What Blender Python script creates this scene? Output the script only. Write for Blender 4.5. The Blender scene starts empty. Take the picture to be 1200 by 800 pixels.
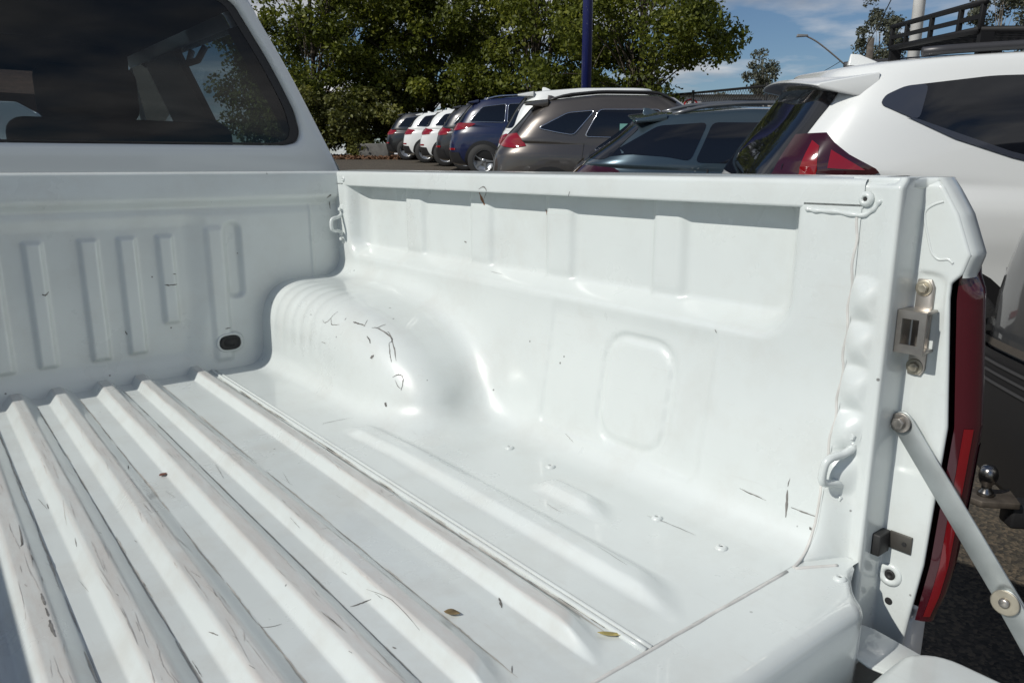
import bpy, bmesh, math, random
import numpy as np
from mathutils import Vector, Matrix
from mathutils.bvhtree import BVHTree
from mathutils.geometry import delaunay_2d_cdt

random.seed(7); RNG = np.random.default_rng(11)
S = bpy.context.scene
COL = S.collection
R = math.radians
PI = math.pi
ZF = 0.84            # height of the load floor above the ground

# ------------------------------------------------------------------ camera
TH, PITCH, FPX = R(38.46), R(13.1), 890.0
CAM = Vector((-0.183, -1.924, ZF + 0.507))
cd = bpy.data.cameras.new('camera'); cam = bpy.data.objects.new('camera', cd); COL.objects.link(cam)
cam.location = CAM
cam.rotation_euler = (PI / 2 - PITCH, 0, -TH)
cd.sensor_width = 36.0; cd.sensor_fit = 'HORIZONTAL'
cd.lens = 36.0 * FPX / 1200.0
cd.clip_start = 0.02; cd.clip_end = 3000
S.camera = cam

# ------------------------------------------------------------------ sky and sun
SUN_A, SUN_E = R(5.5), R(38.5)
sun_dir = Vector((-math.cos(SUN_A) * math.cos(SUN_E), math.sin(SUN_A) * math.cos(SUN_E), math.sin(SUN_E)))
W = bpy.data.worlds.new('World'); S.world = W; W.use_nodes = True
nt = W.node_tree; nt.nodes.clear()
def nd(t, **kw):
    n = nt.nodes.new(t)
    for k, v in kw.items(): setattr(n, k, v)
    return n
out = nd('ShaderNodeOutputWorld'); bg = nd('ShaderNodeBackground')
sky = nd('ShaderNodeTexSky', sky_type='NISHITA', sun_disc=False)
sky.sun_elevation = SUN_E; sky.sun_rotation = R(-84.5); sky.air_density = 1.0; sky.dust_density = 0.15; sky.ozone_density = 3.2
bg.inputs['Strength'].default_value = 0.078
tc = nd('ShaderNodeTexCoord'); sep = nd('ShaderNodeSeparateXYZ'); nt.links.new(tc.outputs['Generated'], sep.inputs[0])
zm = nd('ShaderNodeMath', operation='ADD'); nt.links.new(sep.outputs['Z'], zm.inputs[0]); zm.inputs[1].default_value = 0.09
zx = nd('ShaderNodeMath', operation='MAXIMUM'); nt.links.new(zm.outputs[0], zx.inputs[0]); zx.inputs[1].default_value = 0.05
dv = nd('ShaderNodeVectorMath', operation='DIVIDE'); cb = nd('ShaderNodeCombineXYZ')
for i in range(3): nt.links.new(zx.outputs[0], cb.inputs[i])
nt.links.new(tc.outputs['Generated'], dv.inputs[0]); nt.links.new(cb.outputs[0], dv.inputs[1])
def wnoise(scale, detail, rough, off):
    mp = nd('ShaderNodeMapping'); mp.inputs['Location'].default_value = off
    nt.links.new(dv.outputs[0], mp.inputs['Vector'])
    n = nd('ShaderNodeTexNoise'); n.inputs['Scale'].default_value = scale; n.inputs['Detail'].default_value = detail; n.inputs['Roughness'].default_value = rough
    nt.links.new(mp.outputs[0], n.inputs['Vector']); return n
n1 = wnoise(0.7, 9, 0.52, (3.1, 1.7, 0.4)); n2 = wnoise(1.3, 8, 0.6, (7.3, 2.2, 0.9))
cr = nd('ShaderNodeValToRGB'); cr.color_ramp.elements[0].position = 0.45; cr.color_ramp.elements[1].position = 0.57
nt.links.new(n1.outputs['Fac'], cr.inputs['Fac'])
cc = nd('ShaderNodeValToRGB')
cc.color_ramp.elements[0].position = 0.35; cc.color_ramp.elements[0].color = (5.6, 5.9, 6.5, 1)
cc.color_ramp.elements[1].position = 0.65; cc.color_ramp.elements[1].color = (12.5, 12.6, 12.9, 1)
nt.links.new(n2.outputs['Fac'], cc.inputs['Fac'])
tint = nd('ShaderNodeMixRGB', blend_type='MULTIPLY'); tint.inputs['Fac'].default_value = 1.0; tint.inputs['Color2'].default_value = (.93, 1.02, 1.12, 1); nt.links.new(sky.outputs['Color'], tint.inputs['Color1'])
mx = nd('ShaderNodeMixRGB'); nt.links.new(cr.outputs['Color'], mx.inputs['Fac']); nt.links.new(tint.outputs['Color'], mx.inputs['Color1']); nt.links.new(cc.outputs['Color'], mx.inputs['Color2'])
nt.links.new(mx.outputs['Color'], bg.inputs['Color']); nt.links.new(bg.outputs[0], out.inputs[0])

sd = bpy.data.lights.new('sun', 'SUN'); sun = bpy.data.objects.new('sun', sd); COL.objects.link(sun)
sd.energy = 5.0; sd.angle = R(0.53); sd.color = (1.0, 0.965, 0.895)
sun.rotation_euler = (-sun_dir).to_track_quat('-Z', 'Y').to_euler(); sun.location = (-8, 2, 9)

S.view_settings.view_transform = 'Standard'; S.view_settings.look = 'None'
S.view_settings.gamma = 1.0; S.view_settings.use_curve_mapping = False
S.view_settings.exposure = -0.54
S.render.engine = 'CYCLES'
S.cycles.use_denoising = True
S.cycles.max_bounces = 8; S.cycles.transparent_max_bounces = 12
S.cycles.sample_clamp_indirect = 6.0

# ------------------------------------------------------------------ pixel ray (1200 x 800 picture) for laying marks on surfaces that exist
Fv = Vector((math.sin(TH) * math.cos(PITCH), math.cos(TH) * math.cos(PITCH), -math.sin(PITCH)))
Rv = Vector((math.cos(TH), -math.sin(TH), 0)); Uv = Rv.cross(Fv)
def ray(px, py): return Fv + Rv * ((px - 600) / FPX) - Uv * ((py - 400) / FPX)
def at(px, py, d): return CAM + ray(px, py) * d
def onplane(px, py, p0, n):
    r = ray(px, py); return CAM + r * ((p0 - CAM).dot(n) / r.dot(n))

# ------------------------------------------------------------------ materials
MATS = {}
def mat(name, col, rough=0.5, metal=0.0, coat=0.0, coat_rough=0.05, spec=0.5, var=0.0, vscale=4.0, bump=0.0, bscale=60.0, emit=None):
    if name in MATS: return MATS[name]
    m = bpy.data.materials.new(name); m.use_nodes = True; MATS[name] = m
    t = m.node_tree; b = t.nodes['Principled BSDF']
    b.inputs['Base Color'].default_value = (*col, 1); b.inputs['Roughness'].default_value = rough
    b.inputs['Metallic'].default_value = metal; b.inputs['Coat Weight'].default_value = coat
    b.inputs['Coat Roughness'].default_value = coat_rough; b.inputs['Specular IOR Level'].default_value = spec
    tcn = t.nodes.new('ShaderNodeTexCoord')
    if var > 0:
        n = t.nodes.new('ShaderNodeTexNoise'); n.inputs['Scale'].default_value = vscale; n.inputs['Detail'].default_value = 7
        t.links.new(tcn.outputs['Object'], n.inputs['Vector'])
        r = t.nodes.new('ShaderNodeValToRGB')
        r.color_ramp.elements[0].position = .3; r.color_ramp.elements[1].position = .7
        r.color_ramp.elements[0].color = (*[c * (1 - var) for c in col], 1); r.color_ramp.elements[1].color = (*[min(1, c * (1 + var)) for c in col], 1)
        t.links.new(n.outputs['Fac'], r.inputs['Fac']); t.links.new(r.outputs['Color'], b.inputs['Base Color'])
    if bump > 0:
        n = t.nodes.new('ShaderNodeTexNoise'); n.inputs['Scale'].default_value = bscale; n.inputs['Detail'].default_value = 5
        t.links.new(tcn.outputs['Object'], n.inputs['Vector'])
        bp = t.nodes.new('ShaderNodeBump'); bp.inputs['Strength'].default_value = bump; bp.inputs['Distance'].default_value = 0.01
        t.links.new(n.outputs['Fac'], bp.inputs['Height']); t.links.new(bp.outputs[0], b.inputs['Normal'])
    if emit:
        b.inputs['Emission Color'].default_value = (*emit[0], 1); b.inputs['Emission Strength'].default_value = emit[1]
    return m

def tub_paint(name, wear_tops=False, dirt=0.35):
    """white body paint with grime, chips and scratches that sit in the object's own space"""
    m = bpy.data.materials.new(name); m.use_nodes = True; MATS[name] = m
    t = m.node_tree; L = t.links.new; b = t.nodes['Principled BSDF']
    N = lambda ty, **k: (lambda n: ([setattr(n, a, v) for a, v in k.items()], n)[1])(t.nodes.new(ty))
    b.inputs['Roughness'].default_value = 0.3; b.inputs['Coat Weight'].default_value = 0.6; b.inputs['Coat Roughness'].default_value = 0.045
    tcn = N('ShaderNodeTexCoord')
    def noise(scale, det=6, ro=.6, sc=None):
        n = N('ShaderNodeTexNoise'); n.inputs['Scale'].default_value = scale; n.inputs['Detail'].default_value = det; n.inputs['Roughness'].default_value = ro
        if sc:
            mp = N('ShaderNodeMapping'); mp.inputs['Scale'].default_value = sc; L(tcn.outputs['Object'], mp.inputs['Vector']); L(mp.outputs[0], n.inputs['Vector'])
        else: L(tcn.outputs['Object'], n.inputs['Vector'])
        return n.outputs['Fac']
    def ramp(src, a, bb, ca=0., cb_=1.):
        r = N('ShaderNodeMapRange'); r.inputs[1].default_value = a; r.inputs[2].default_value = bb; r.inputs[3].default_value = ca; r.inputs[4].default_value = cb_
        L(src, r.inputs[0]); return r.outputs[0]
    def mul(a, bb):
        x = N('ShaderNodeMath', operation='MULTIPLY')
        for i, s in enumerate((a, bb)):
            if isinstance(s, float): x.inputs[i].default_value = s
            else: L(s, x.inputs[i])
        return x.outputs[0]
    def mix(fac, c1, c2):
        x = N('ShaderNodeMixRGB')
        if isinstance(fac, float): x.inputs[0].default_value = fac
        else: L(fac, x.inputs[0])
        for i, c in ((1, c1), (2, c2)):
            if isinstance(c, tuple): x.inputs[i].default_value = (*c, 1)
            else: L(c, x.inputs[i])
        return x.outputs[0]
    base = mix(ramp(noise(1.6, 5), .35, .65), (.662, .705, .692), (.600, .642, .634))
    grime = mul(ramp(noise(7, 9, .7), .48, .78), dirt)
    c = mix(grime, base, (.50, .49, .45))
    # fine streaks along the bed
    st = mul(ramp(noise(16, 6, .75, (6, .5, 6)), .60, .74), dirt * .55)
    c = mix(st, c, (.47, .46, .43))
    if wear_tops:
        sp = N('ShaderNodeSeparateXYZ'); L(tcn.outputs['Object'], sp.inputs[0])
        top = ramp(sp.outputs['Z'], ZF + .0140, ZF + .0175)
        w = mul(top, ramp(noise(26, 9, .75, (2, .35, 1)), .36, .62, .25, .85))
        c = mix(w, c, (.53, .505, .475))
        sc2 = mul(top, ramp(noise(70, 8, .8, (2.5, .6, 1)), .62, .70))
        c = mix(mul(sc2, .7), c, (.27, .25, .235))
    # chips and specks
    v = N('ShaderNodeTexVoronoi'); v.inputs['Scale'].default_value = 34; L(tcn.outputs['Object'], v.inputs['Vector'])
    rnd = N('ShaderNodeSeparateColor'); L(v.outputs['Color'], rnd.inputs[0])
    chip = mul(ramp(v.outputs['Distance'], .085, .055), ramp(rnd.outputs[0], .90, .91))
    c = mix(mul(chip, .8), c, (.09, .085, .08))
    L(c, b.inputs['Base Color'])
    L(ramp(noise(5, 6), .3, .7, .24, .40), b.inputs['Roughness'])
    bp = N('ShaderNodeBump'); bp.inputs['Strength'].default_value = 0.06; bp.inputs['Distance'].default_value = .004
    L(noise(30, 3, .5), bp.inputs['Height']); L(bp.outputs[0], b.inputs['Normal'])
    return m
PAINT = tub_paint('tub_paint', False, .38); PAINT_FLOOR = tub_paint('floor_paint', True, .62)
WHITE = mat('white_paint', (.76, .775, .77), .3, coat=.6, var=.03, vscale=2)
SEALER = mat('seam_sealer', (.58, .575, .55), .55, var=.2, vscale=30)
STEEL = mat('zinc_steel', (.38, .355, .325), .36, metal=.9, var=.25, vscale=25)
STRAPM = mat('galvanised_strap', (.44, .47, .465), .42, metal=.85, var=.22, vscale=14)
GOLDZ = mat('yellow_zinc', (.42, .385, .31), .4, metal=.8, var=.25, vscale=40)
RUBBER = mat('black_rubber', (.018, .018, .018), .6)
DGLASS = mat('dark_glass', (.006, .007, .010), .03, spec=.6)
BLACK = mat('black_trim', (.015, .015, .016), .42)
REDL = mat('red_lens', (.22, .004, .007), .08, coat=1.0)
DREDL = mat('dark_red_lens', (.032, .003, .006), .08, coat=1.0)
CHROME = mat('chrome', (.75, .75, .76), .1, metal=1.0)
TYRE = mat('tyre_rubber', (.022, .022, .022), .75, bump=.3, bscale=80)
ALLOY = mat('alloy_rim', (.4, .41, .42), .3, metal=.9)
SCRATCH = mat('scuff_black', (.16, .155, .145), .7, var=.5, vscale=60)
FABRIC = mat('seat_fabric', (.012, .013, .018), .85)

def glass_mat(name, tint, refl):
    m = bpy.data.materials.new(name); m.use_nodes = True; MATS[name] = m
    t = m.node_tree; t.nodes.clear(); o = t.nodes.new('ShaderNodeOutputMaterial')
    tr = t.nodes.new('ShaderNodeBsdfTransparent'); tr.inputs[0].default_value = (*tint, 1)
    gl = t.nodes.new('ShaderNodeBsdfGlossy'); gl.inputs['Roughness'].default_value = .015; gl.inputs['Color'].default_value = (1, 1, 1, 1)
    fr = t.nodes.new('ShaderNodeFresnel'); fr.inputs[0].default_value = refl
    mxs = t.nodes.new('ShaderNodeMixShader'); t.links.new(fr.outputs[0], mxs.inputs[0]); t.links.new(tr.outputs[0], mxs.inputs[1]); t.links.new(gl.outputs[0], mxs.inputs[2])
    t.links.new(mxs.outputs[0], o.inputs[0]); return m
TINT = glass_mat('tinted_glass', (.23, .285, .315), 1.45)
CLEAR = glass_mat('clear_glass', (.72, .78, .77), 1.42)

# ------------------------------------------------------------------ mesh helpers
def link(name, me, parent=None, material=None):
    o = bpy.data.objects.new(name, me); COL.objects.link(o)
    if material is not None and me is not None and not me.materials: me.materials.append(material)
    if parent is not None: o.parent = parent
    return o
def from_np(name, v, f, material, parent=None, smooth=True):
    me = bpy.data.meshes.new(name); v = np.asarray(v, np.float32)
    if isinstance(f, np.ndarray):
        k = f.shape[1]; me.vertices.add(len(v)); me.vertices.foreach_set('co', v.ravel())
        me.loops.add(f.size); me.loops.foreach_set('vertex_index', f.ravel().astype(np.int32))
        me.polygons.add(len(f)); me.polygons.foreach_set('loop_start', np.arange(0, f.size, k, dtype=np.int32))
    else:
        me.from_pydata([tuple(x) for x in v], [], f)
    me.polygons.foreach_set('use_smooth', np.full(len(me.polygons), smooth))
    me.update(); me.validate()
    return link(name, me, parent, material)
def tag(o, label=None, cat=None, group=None, kind=None):
    if label: o['label'] = label
    if cat: o['category'] = cat
    if group: o['group'] = group
    if kind: o['kind'] = kind
    return o
def empty(name, loc=(0, 0, 0), rz=0.0):
    o = bpy.data.objects.new(name, None); COL.objects.link(o); o.location = loc; o.rotation_euler = (0, 0, rz); o.empty_display_size = .2
    return o
class MB:
    def __init__(s): s.v = []; s.f = []
    def add(s, v, f):
        n = len(s.v); s.v += [tuple(p) for p in v]; s.f += [tuple(i + n for i in q) for q in f]; return s
    def box(s, a, b):
        (x0, y0, z0), (x1, y1, z1) = a, b
        return s.add([(x0, y0, z0), (x1, y0, z0), (x1, y1, z0), (x0, y1, z0), (x0, y0, z1), (x1, y0, z1), (x1, y1, z1), (x0, y1, z1)],
                     [(0, 3, 2, 1), (4, 5, 6, 7), (0, 1, 5, 4), (1, 2, 6, 5), (2, 3, 7, 6), (3, 0, 4, 7)])
    def tube(s, pts, r, n=10, cap=True, flat=1.0):
        pts = [Vector(p) for p in pts]; rs = r if isinstance(r, (list, tuple)) else [r] * len(pts)
        ref = Vector((0, 0, 1)); vs = []; prev = None
        for i, p in enumerate(pts):
            d = (pts[min(i + 1, len(pts) - 1)] - pts[max(i - 1, 0)]).normalized()
            if prev is None:
                a = d.cross(ref if abs(d.z) < .9 else Vector((1, 0, 0))).normalized()
            else: a = (prev - d * prev.dot(d)).normalized()
            prev = a; bb = d.cross(a)
            for k in range(n):
                t = 2 * PI * k / n; vs.append(p + a * (math.cos(t) * rs[i]) + bb * (math.sin(t) * rs[i] * flat))
        fs = [(i * n + k, i * n + (k + 1) % n, (i + 1) * n + (k + 1) % n, (i + 1) * n + k) for i in range(len(pts) - 1) for k in range(n)]
        if cap: fs += [tuple(range(n - 1, -1, -1)), tuple((len(pts) - 1) * n + k for k in range(n))]
        return s.add(vs, fs)
    def lathe(s, prof, o, axis, n=20, cap=True):
        o = Vector(o); ax = Vector(axis).normalized(); u = ax.orthogonal().normalized(); w = ax.cross(u); vs = []
        for r, h in prof:
            for k in range(n):
                t = 2 * PI * k / n; vs.append(o + ax * h + (u * math.cos(t) + w * math.sin(t)) * r)
        fs = [(i * n + k, i * n + (k + 1) % n, (i + 1) * n + (k + 1) % n, (i + 1) * n + k) for i in range(len(prof) - 1) for k in range(n)]
        if cap: fs += [tuple(range(n - 1, -1, -1)), tuple((len(prof) - 1) * n + k for k in range(n))]
        return s.add(vs, fs)
    def plate(s, poly, o, u, w, th):
        """a flat polygon (2D points) in the frame o,u,w given a thickness th along u x w"""
        o, u, w = Vector(o), Vector(u).normalized(), Vector(w).normalized(); n = u.cross(w); k = len(poly)
        vs = [o + u * a + w * b for a, b in poly] + [o + u * a + w * b + n * th for a, b in poly]
        return s.add(vs, [tuple(range(k - 1, -1, -1)), tuple(range(k, 2 * k))] + [(i, (i + 1) % k, k + (i + 1) % k, k + i) for i in range(k)])
    def build(s, name, material, parent=None, smooth=False, bevel=0.0, seg=2, autosmooth=True):
        me = bpy.data.meshes.new(name); me.from_pydata(s.v, [], s.f)
        bm = bmesh.new(); bm.from_mesh(me); bmesh.ops.recalc_face_normals(bm, faces=bm.faces); bm.to_mesh(me); bm.free()
        if smooth: me.polygons.foreach_set('use_smooth', [True] * len(me.polygons))
        me.update(); o = link(name, me, parent, material)
        if bevel > 0:
            md = o.modifiers.new('bevel', 'BEVEL'); md.width = bevel; md.segments = seg; md.limit_method = 'ANGLE'; md.angle_limit = R(35)
            md.harden_normals = False; me.polygons.foreach_set('use_smooth', [True] * len(me.polygons))
        return o
def smooth_curve(pts, n):
    """Catmull-Rom through the points, n samples a span"""
    P = [np.array(p, float) for p in pts]; P = [2 * P[0] - P[1]] + P + [2 * P[-1] - P[-2]]; o = []
    for i in range(1, len(P) - 2):
        for k in range(n):
            t = k / n; a, b, c, d = P[i - 1:i + 3]
            o.append(.5 * (2 * b + (c - a) * t + (2 * a - 5 * b + 4 * c - d) * t * t + (3 * b - a - 3 * c + d) * t ** 3))
    o.append(P[-2]); return o
def sstep(a, b, x): t = np.clip((x - a) / (b - a), 0, 1); return t * t * (3 - 2 * t)
def smin(a, b, k): h = np.maximum(k - np.abs(a - b), 0) / k; return np.minimum(a, b) - h * h * k * .25
def smax(a, b, k): return -smin(-a, -b, k)
def rbox2(u, v, u0, u1, v0, v1, r):
    """2D rounded rectangle distance"""
    cu, cv = (u0 + u1) / 2, (v0 + v1) / 2; du = np.abs(u - cu) - (u1 - u0) / 2 + r; dv_ = np.abs(v - cv) - (v1 - v0) / 2 + r
    return np.minimum(np.maximum(du, dv_), 0) + np.hypot(np.maximum(du, 0), np.maximum(dv_, 0)) - r
def grid_faces(n, m, closed=False):
    i, j = np.meshgrid(np.arange(n - 1), np.arange(m if closed else m - 1), indexing='ij'); j2 = (j + 1) % m
    return np.stack([i * m + j, i * m + j2, (i + 1) * m + j2, (i + 1) * m + j], -1).reshape(-1, 4)
def surface_nets(f, lo, hi, h):
    """polygonise f(x,y,z)=0 on a box, vertices pulled onto the surface"""
    ax = [np.arange(lo[i], hi[i] + h * .5, h) for i in range(3)]
    X, Y, Z = np.meshgrid(*ax, indexing='ij'); D = f(X, Y, Z).astype(np.float32); sgn = D < 0
    nx, ny, nz = D.shape
    cs = np.zeros((nx - 1, ny - 1, nz - 1), np.int8)
    for a in (0, 1):
        for b in (0, 1):
            for c in (0, 1): cs += sgn[a:nx - 1 + a, b:ny - 1 + b, c:nz - 1 + c]
    cells = np.argwhere((cs > 0) & (cs < 8)); idx = -np.ones(cs.shape, np.int64); idx[tuple(cells.T)] = np.arange(len(cells))
    acc = np.zeros((len(cells), 3)); cnt = np.zeros(len(cells))
    corners = [(a, b, c) for a in (0, 1) for b in (0, 1) for c in (0, 1)]
    for i, p in enumerate(corners):
        for q in corners[i + 1:]:
            if sum(abs(p[k] - q[k]) for k in range(3)) != 1: continue
            d0 = D[tuple((cells + p).T)]; d1 = D[tuple((cells + q).T)]; mk = (d0 < 0) != (d1 < 0)
            t = np.where(mk, d0 / np.where(mk, d0 - d1, 1), 0)[:, None]
            acc += np.where(mk[:, None], np.array(p) + (np.array(q) - np.array(p)) * t, 0); cnt += mk
    V = (cells + acc / cnt[:, None]) * h + np.array(lo); e = 1e-4
    for _ in range(3):
        x, y, z = V.T; d = f(x, y, z)
        g = np.stack([f(x + e, y, z) - f(x - e, y, z), f(x, y + e, z) - f(x, y - e, z), f(x, y, z + e) - f(x, y, z - e)], -1) / (2 * e)
        st = -(d / np.maximum((g * g).sum(1), .05))[:, None] * g
        V = V + np.clip(st, -h, h)
    Q = []
    for a in range(3):
        b, c = (a + 1) % 3, (a + 2) % 3
        s0 = [slice(0, n) for n in D.shape]; s1 = list(s0); s0[a] = slice(0, D.shape[a] - 1); s1[a] = slice(1, D.shape[a])
        ed = np.argwhere(sgn[tuple(s0)] != sgn[tuple(s1)])
        ok = (ed[:, b] > 0) & (ed[:, c] > 0) & (ed[:, b] < D.shape[b] - 1) & (ed[:, c] < D.shape[c] - 1); ed = ed[ok]
        def ci(db, dc): k = ed.copy(); k[:, b] -= db; k[:, c] -= dc; return idx[tuple(k.T)]
        q = np.stack([ci(1, 1), ci(0, 1), ci(0, 0), ci(1, 0)], -1)
        fl = sgn[tuple(ed.T)]; q[fl] = q[fl][:, ::-1]; Q.append(q)
    return V, np.concatenate(Q)[:, ::-1]

# ------------------------------------------------------------------ ground
GD = np.linspace(-5, 120, 501); GZ = np.interp(GD, [-5, 2.4, 4.2, 7.2, 10.4, 13.3, 17, 22, 27.2, 40, 60, 120], [0, 0, .09, .33, .58, .80, 1.09, 1.29, 1.49, 1.85, 2.1, 2.2])
for _ in range(4): GZ[1:-1] = (GZ[:-2] + GZ[1:-1] + GZ[2:]) / 3
def gheight(x, y):
    d = (x - CAM.x) * math.sin(TH) + (y - CAM.y) * math.cos(TH)
    return np.interp(d, GD, GZ)
def gh(x, y): return float(gheight(np.float64(x), np.float64(y)))
def make_ground():
    a = np.concatenate([-np.geomspace(900, 30, 16), np.linspace(-26, 60, 87), np.geomspace(66, 1200, 18)])
    X, Y = np.meshgrid(a, a, indexing='ij'); Z = gheight(X, Y)
    m = bpy.data.materials.new('asphalt'); m.use_nodes = True; t = m.node_tree; b = t.nodes['Principled BSDF']; b.inputs['Roughness'].default_value = .9
    tcn = t.nodes.new('ShaderNodeTexCoord')
    v = t.nodes.new('ShaderNodeTexVoronoi'); v.inputs['Scale'].default_value = 95; t.links.new(tcn.outputs['Object'], v.inputs['Vector'])
    n = t.nodes.new('ShaderNodeTexNoise'); n.inputs['Scale'].default_value = 1.2; n.inputs['Detail'].default_value = 8; t.links.new(tcn.outputs['Object'], n.inputs['Vector'])
    r = t.nodes.new('ShaderNodeValToRGB'); e = r.color_ramp.elements; e[0].color = (.035, .032, .028, 1); e[1].color = (.155, .125, .09, 1)
    e2 = r.color_ramp.elements.new(.5); e2.color = (.075, .066, .052, 1)
    s = t.nodes.new('ShaderNodeSeparateColor'); t.links.new(v.outputs['Color'], s.inputs[0]); t.links.new(s.outputs[0], r.inputs['Fac'])
    mxn = t.nodes.new('ShaderNodeMixRGB'); mxn.blend_type = 'MULTIPLY'; mxn.inputs[0].default_value = .7
    r2 = t.nodes.new('ShaderNodeValToRGB'); r2.color_ramp.elements[0].color = (.6, .58, .55, 1); r2.color_ramp.elements[1].color = (1.2, 1.15, 1.05, 1); t.links.new(n.outputs['Fac'], r2.inputs['Fac'])
    t.links.new(r.outputs['Color'], mxn.inputs[1]); t.links.new(r2.outputs['Color'], mxn.inputs[2]); t.links.new(mxn.outputs[0], b.inputs['Base Color'])
    bp = t.nodes.new('ShaderNodeBump'); bp.inputs['Strength'].default_value = .6; bp.inputs['Distance'].default_value = .006; t.links.new(v.outputs['Distance'], bp.inputs['Height']); t.links.new(bp.outputs[0], b.inputs['Normal'])
    g = from_np('ground', np.stack([X, Y, Z], -1).reshape(-1, 3), grid_faces(len(a), len(a)), m)
    tag(g, kind='structure')
make_ground()

# ------------------------------------------------------------------ the pickup truck
UTE = empty('pickup_truck', (0, 0, 0))
tag(UTE, 'white pickup truck with open empty ribbed cargo bed, tailgate lowered', 'pickup truck')
LIPX = 0.742
RIDGES = [(-.365, -.34, -.325, -.314), (-.241, -.214, -.198, -.187), (-.160, -.135, -.119, -.102)]
RIDGES = [(-.365, -.343, -.327, -.312), (-.241, -.216, -.200, -.185), (-.158, -.136, -.115, -.094), (-.070, -.054, -.036, -.013),
          (.010, .026, .043, .069), (.102, .119, .137, .160), (.187, .199, .216, .241), (.314, .326, .342, .366)]
RH = .0185
def ramp_(a, b, x): t = np.clip((x - a) / (b - a), 0, 1); return .7 * t + .3 * t * t * (3 - 2 * t)
def ridge(x, q, h=RH): return h * ramp_(q[0], q[1], x) * (1 - ramp_(q[2], q[3], x))
def floor_z(x, y):
    z = np.zeros(np.broadcast(x, y).shape)
    e = sstep(-1.435, -1.395, y)
    for q in RIDGES:            # the ends run out to a slanted point
        yy = y - .9 * (x - q[0]) * np.sign(q[0] + .001); z = z + ridge(x, q) * sstep(-1.455, -1.375, yy)
    # ridges outboard of the lap seam, one long and one short
    sh = .012 * sstep(-.85, -.60, y)
    z = z + ridge(x + sh, (.440, .457, .478, .505), .015) * sstep(-1.455, -1.375, y - .9 * (x - .44)) * sstep(-.60, -.67, y)
    z = z + ridge(x, (.548, .566, .582, .606), .014) * sstep(-1.235, -1.165, y - .8 * (x - .55)) * sstep(-1.04, -1.075, y)
    return z
def make_floor():
    xs = np.linspace(-.377, .377, 380); ys = np.concatenate([np.linspace(.02, -1.36, 60), np.linspace(-1.365, -1.4512, 24)])
    X, Y = np.meshgrid(xs, ys, indexing='ij'); Z = floor_z(X, Y) + ZF
    return from_np('bed_floor', np.stack([X, Y, Z], -1).reshape(-1, 3), grid_faces(len(xs), len(ys))[:, ::-1], PAINT_FLOOR, UTE)
floor_o = make_floor()

def wall_x(y, z):
    x = .712 + .030 * sstep(.02, .265, z)
    ins = -rbox2(y, z, -1.372, -.045, .268, .62, .06)
    rec = sstep(0, .036, ins) * sstep(-.03, -.115, y)
    x = x + .045 * rec
    up = sstep(.275, .315, z)
    for a, b in ((-.385, -.291), (-.65, -.56), (-.90, -.811), (-1.16, -1.079)):
        x = x - .010 * sstep(a, a + .022, y) * sstep(b, b - .014, y) * up * rec
    pan = sstep(-.003, .006, -rbox2(y, z, -1.25, -.88, .03, .40, .02)); x = x + .004 * pan * sstep(.275, .24, z)
    d = rbox2(y, z, -1.175, -1.028, .045, .225, .045); x = x + .0045 * sstep(.010, .003, np.abs(d))
    return x
def tub_sdf(x, y, z):
    dw = wall_x(y, z) - x
    df = z - floor_z(x, y)
    fl = sum(np.exp(-((y + .075 + .052 * i) / .012) ** 2) for i in range(6)) * sstep(.05, .11, z) * sstep(.67, .58, x)
    dc = ((np.abs(np.minimum(y + .24, 0)) / .49) ** 2.2 + (np.maximum(z, 0) / .212) ** 2.2 + 1e-9) ** (1 / 2.2); dc = (dc - 1) * .212
    da = smax(.512 + .05 * z - x, dc, .105) - .0013 * (1 - fl) * sstep(-.37, -.33, y)
    return smin(smin(dw, df, .062), da, .052)
def make_wall():
    v, f = surface_nets(tub_sdf, (.3745, -1.4535, -.012), (.805, .0165, .462), .006)
    v[:, 2] += ZF
    return from_np('bed_side_wall', v, f, PAINT, UTE)
wall_o = make_wall()
def mirror(o):
    c = bpy.data.objects.new(o.name.split('.')[0], o.data); COL.objects.link(c); c.parent = UTE; c.scale = (-1, 1, 1)
    for md in o.modifiers:
        if md.type == 'BEVEL':
            n = c.modifiers.new('bevel', 'BEVEL'); n.width = md.width; n.segments = md.segments; n.limit_method = 'ANGLE'; n.angle_limit = md.angle_limit
    return c
mirror(wall_o)

def extrude_xz(prof, y0, y1, name, material, parent=UTE):
    n = len(prof); vs = [(x, y0, z + ZF) for x, z in prof] + [(x, y1, z + ZF) for x, z in prof]
    fs = [(i, i + 1, n + i + 1, n + i) for i in range(n - 1)]
    return from_np(name, np.array(vs), fs, material, parent)
def arc(cx, cz, r, a0, a1, n=7): return [(cx + r * math.cos(R(a0 + (a1 - a0) * i / n)), cz + r * math.sin(R(a0 + (a1 - a0) * i / n))) for i in range(n + 1)]
rail_prof = [(.80, .4525)] + arc(LIPX + .004, .4565, .004, 270, 180) + arc(LIPX + .008, .482, .008, 180, 95) + [(.80, .4925), (.835, .493)] + arc(.852, .470, .023, 85, 5) + [(.879, .43), (.880, .2), (.872, -.05), (.862, -.33)]
rail = extrude_xz(rail_prof, .035, -1.452, 'bed_rail', PAINT); mirror(rail)

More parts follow.
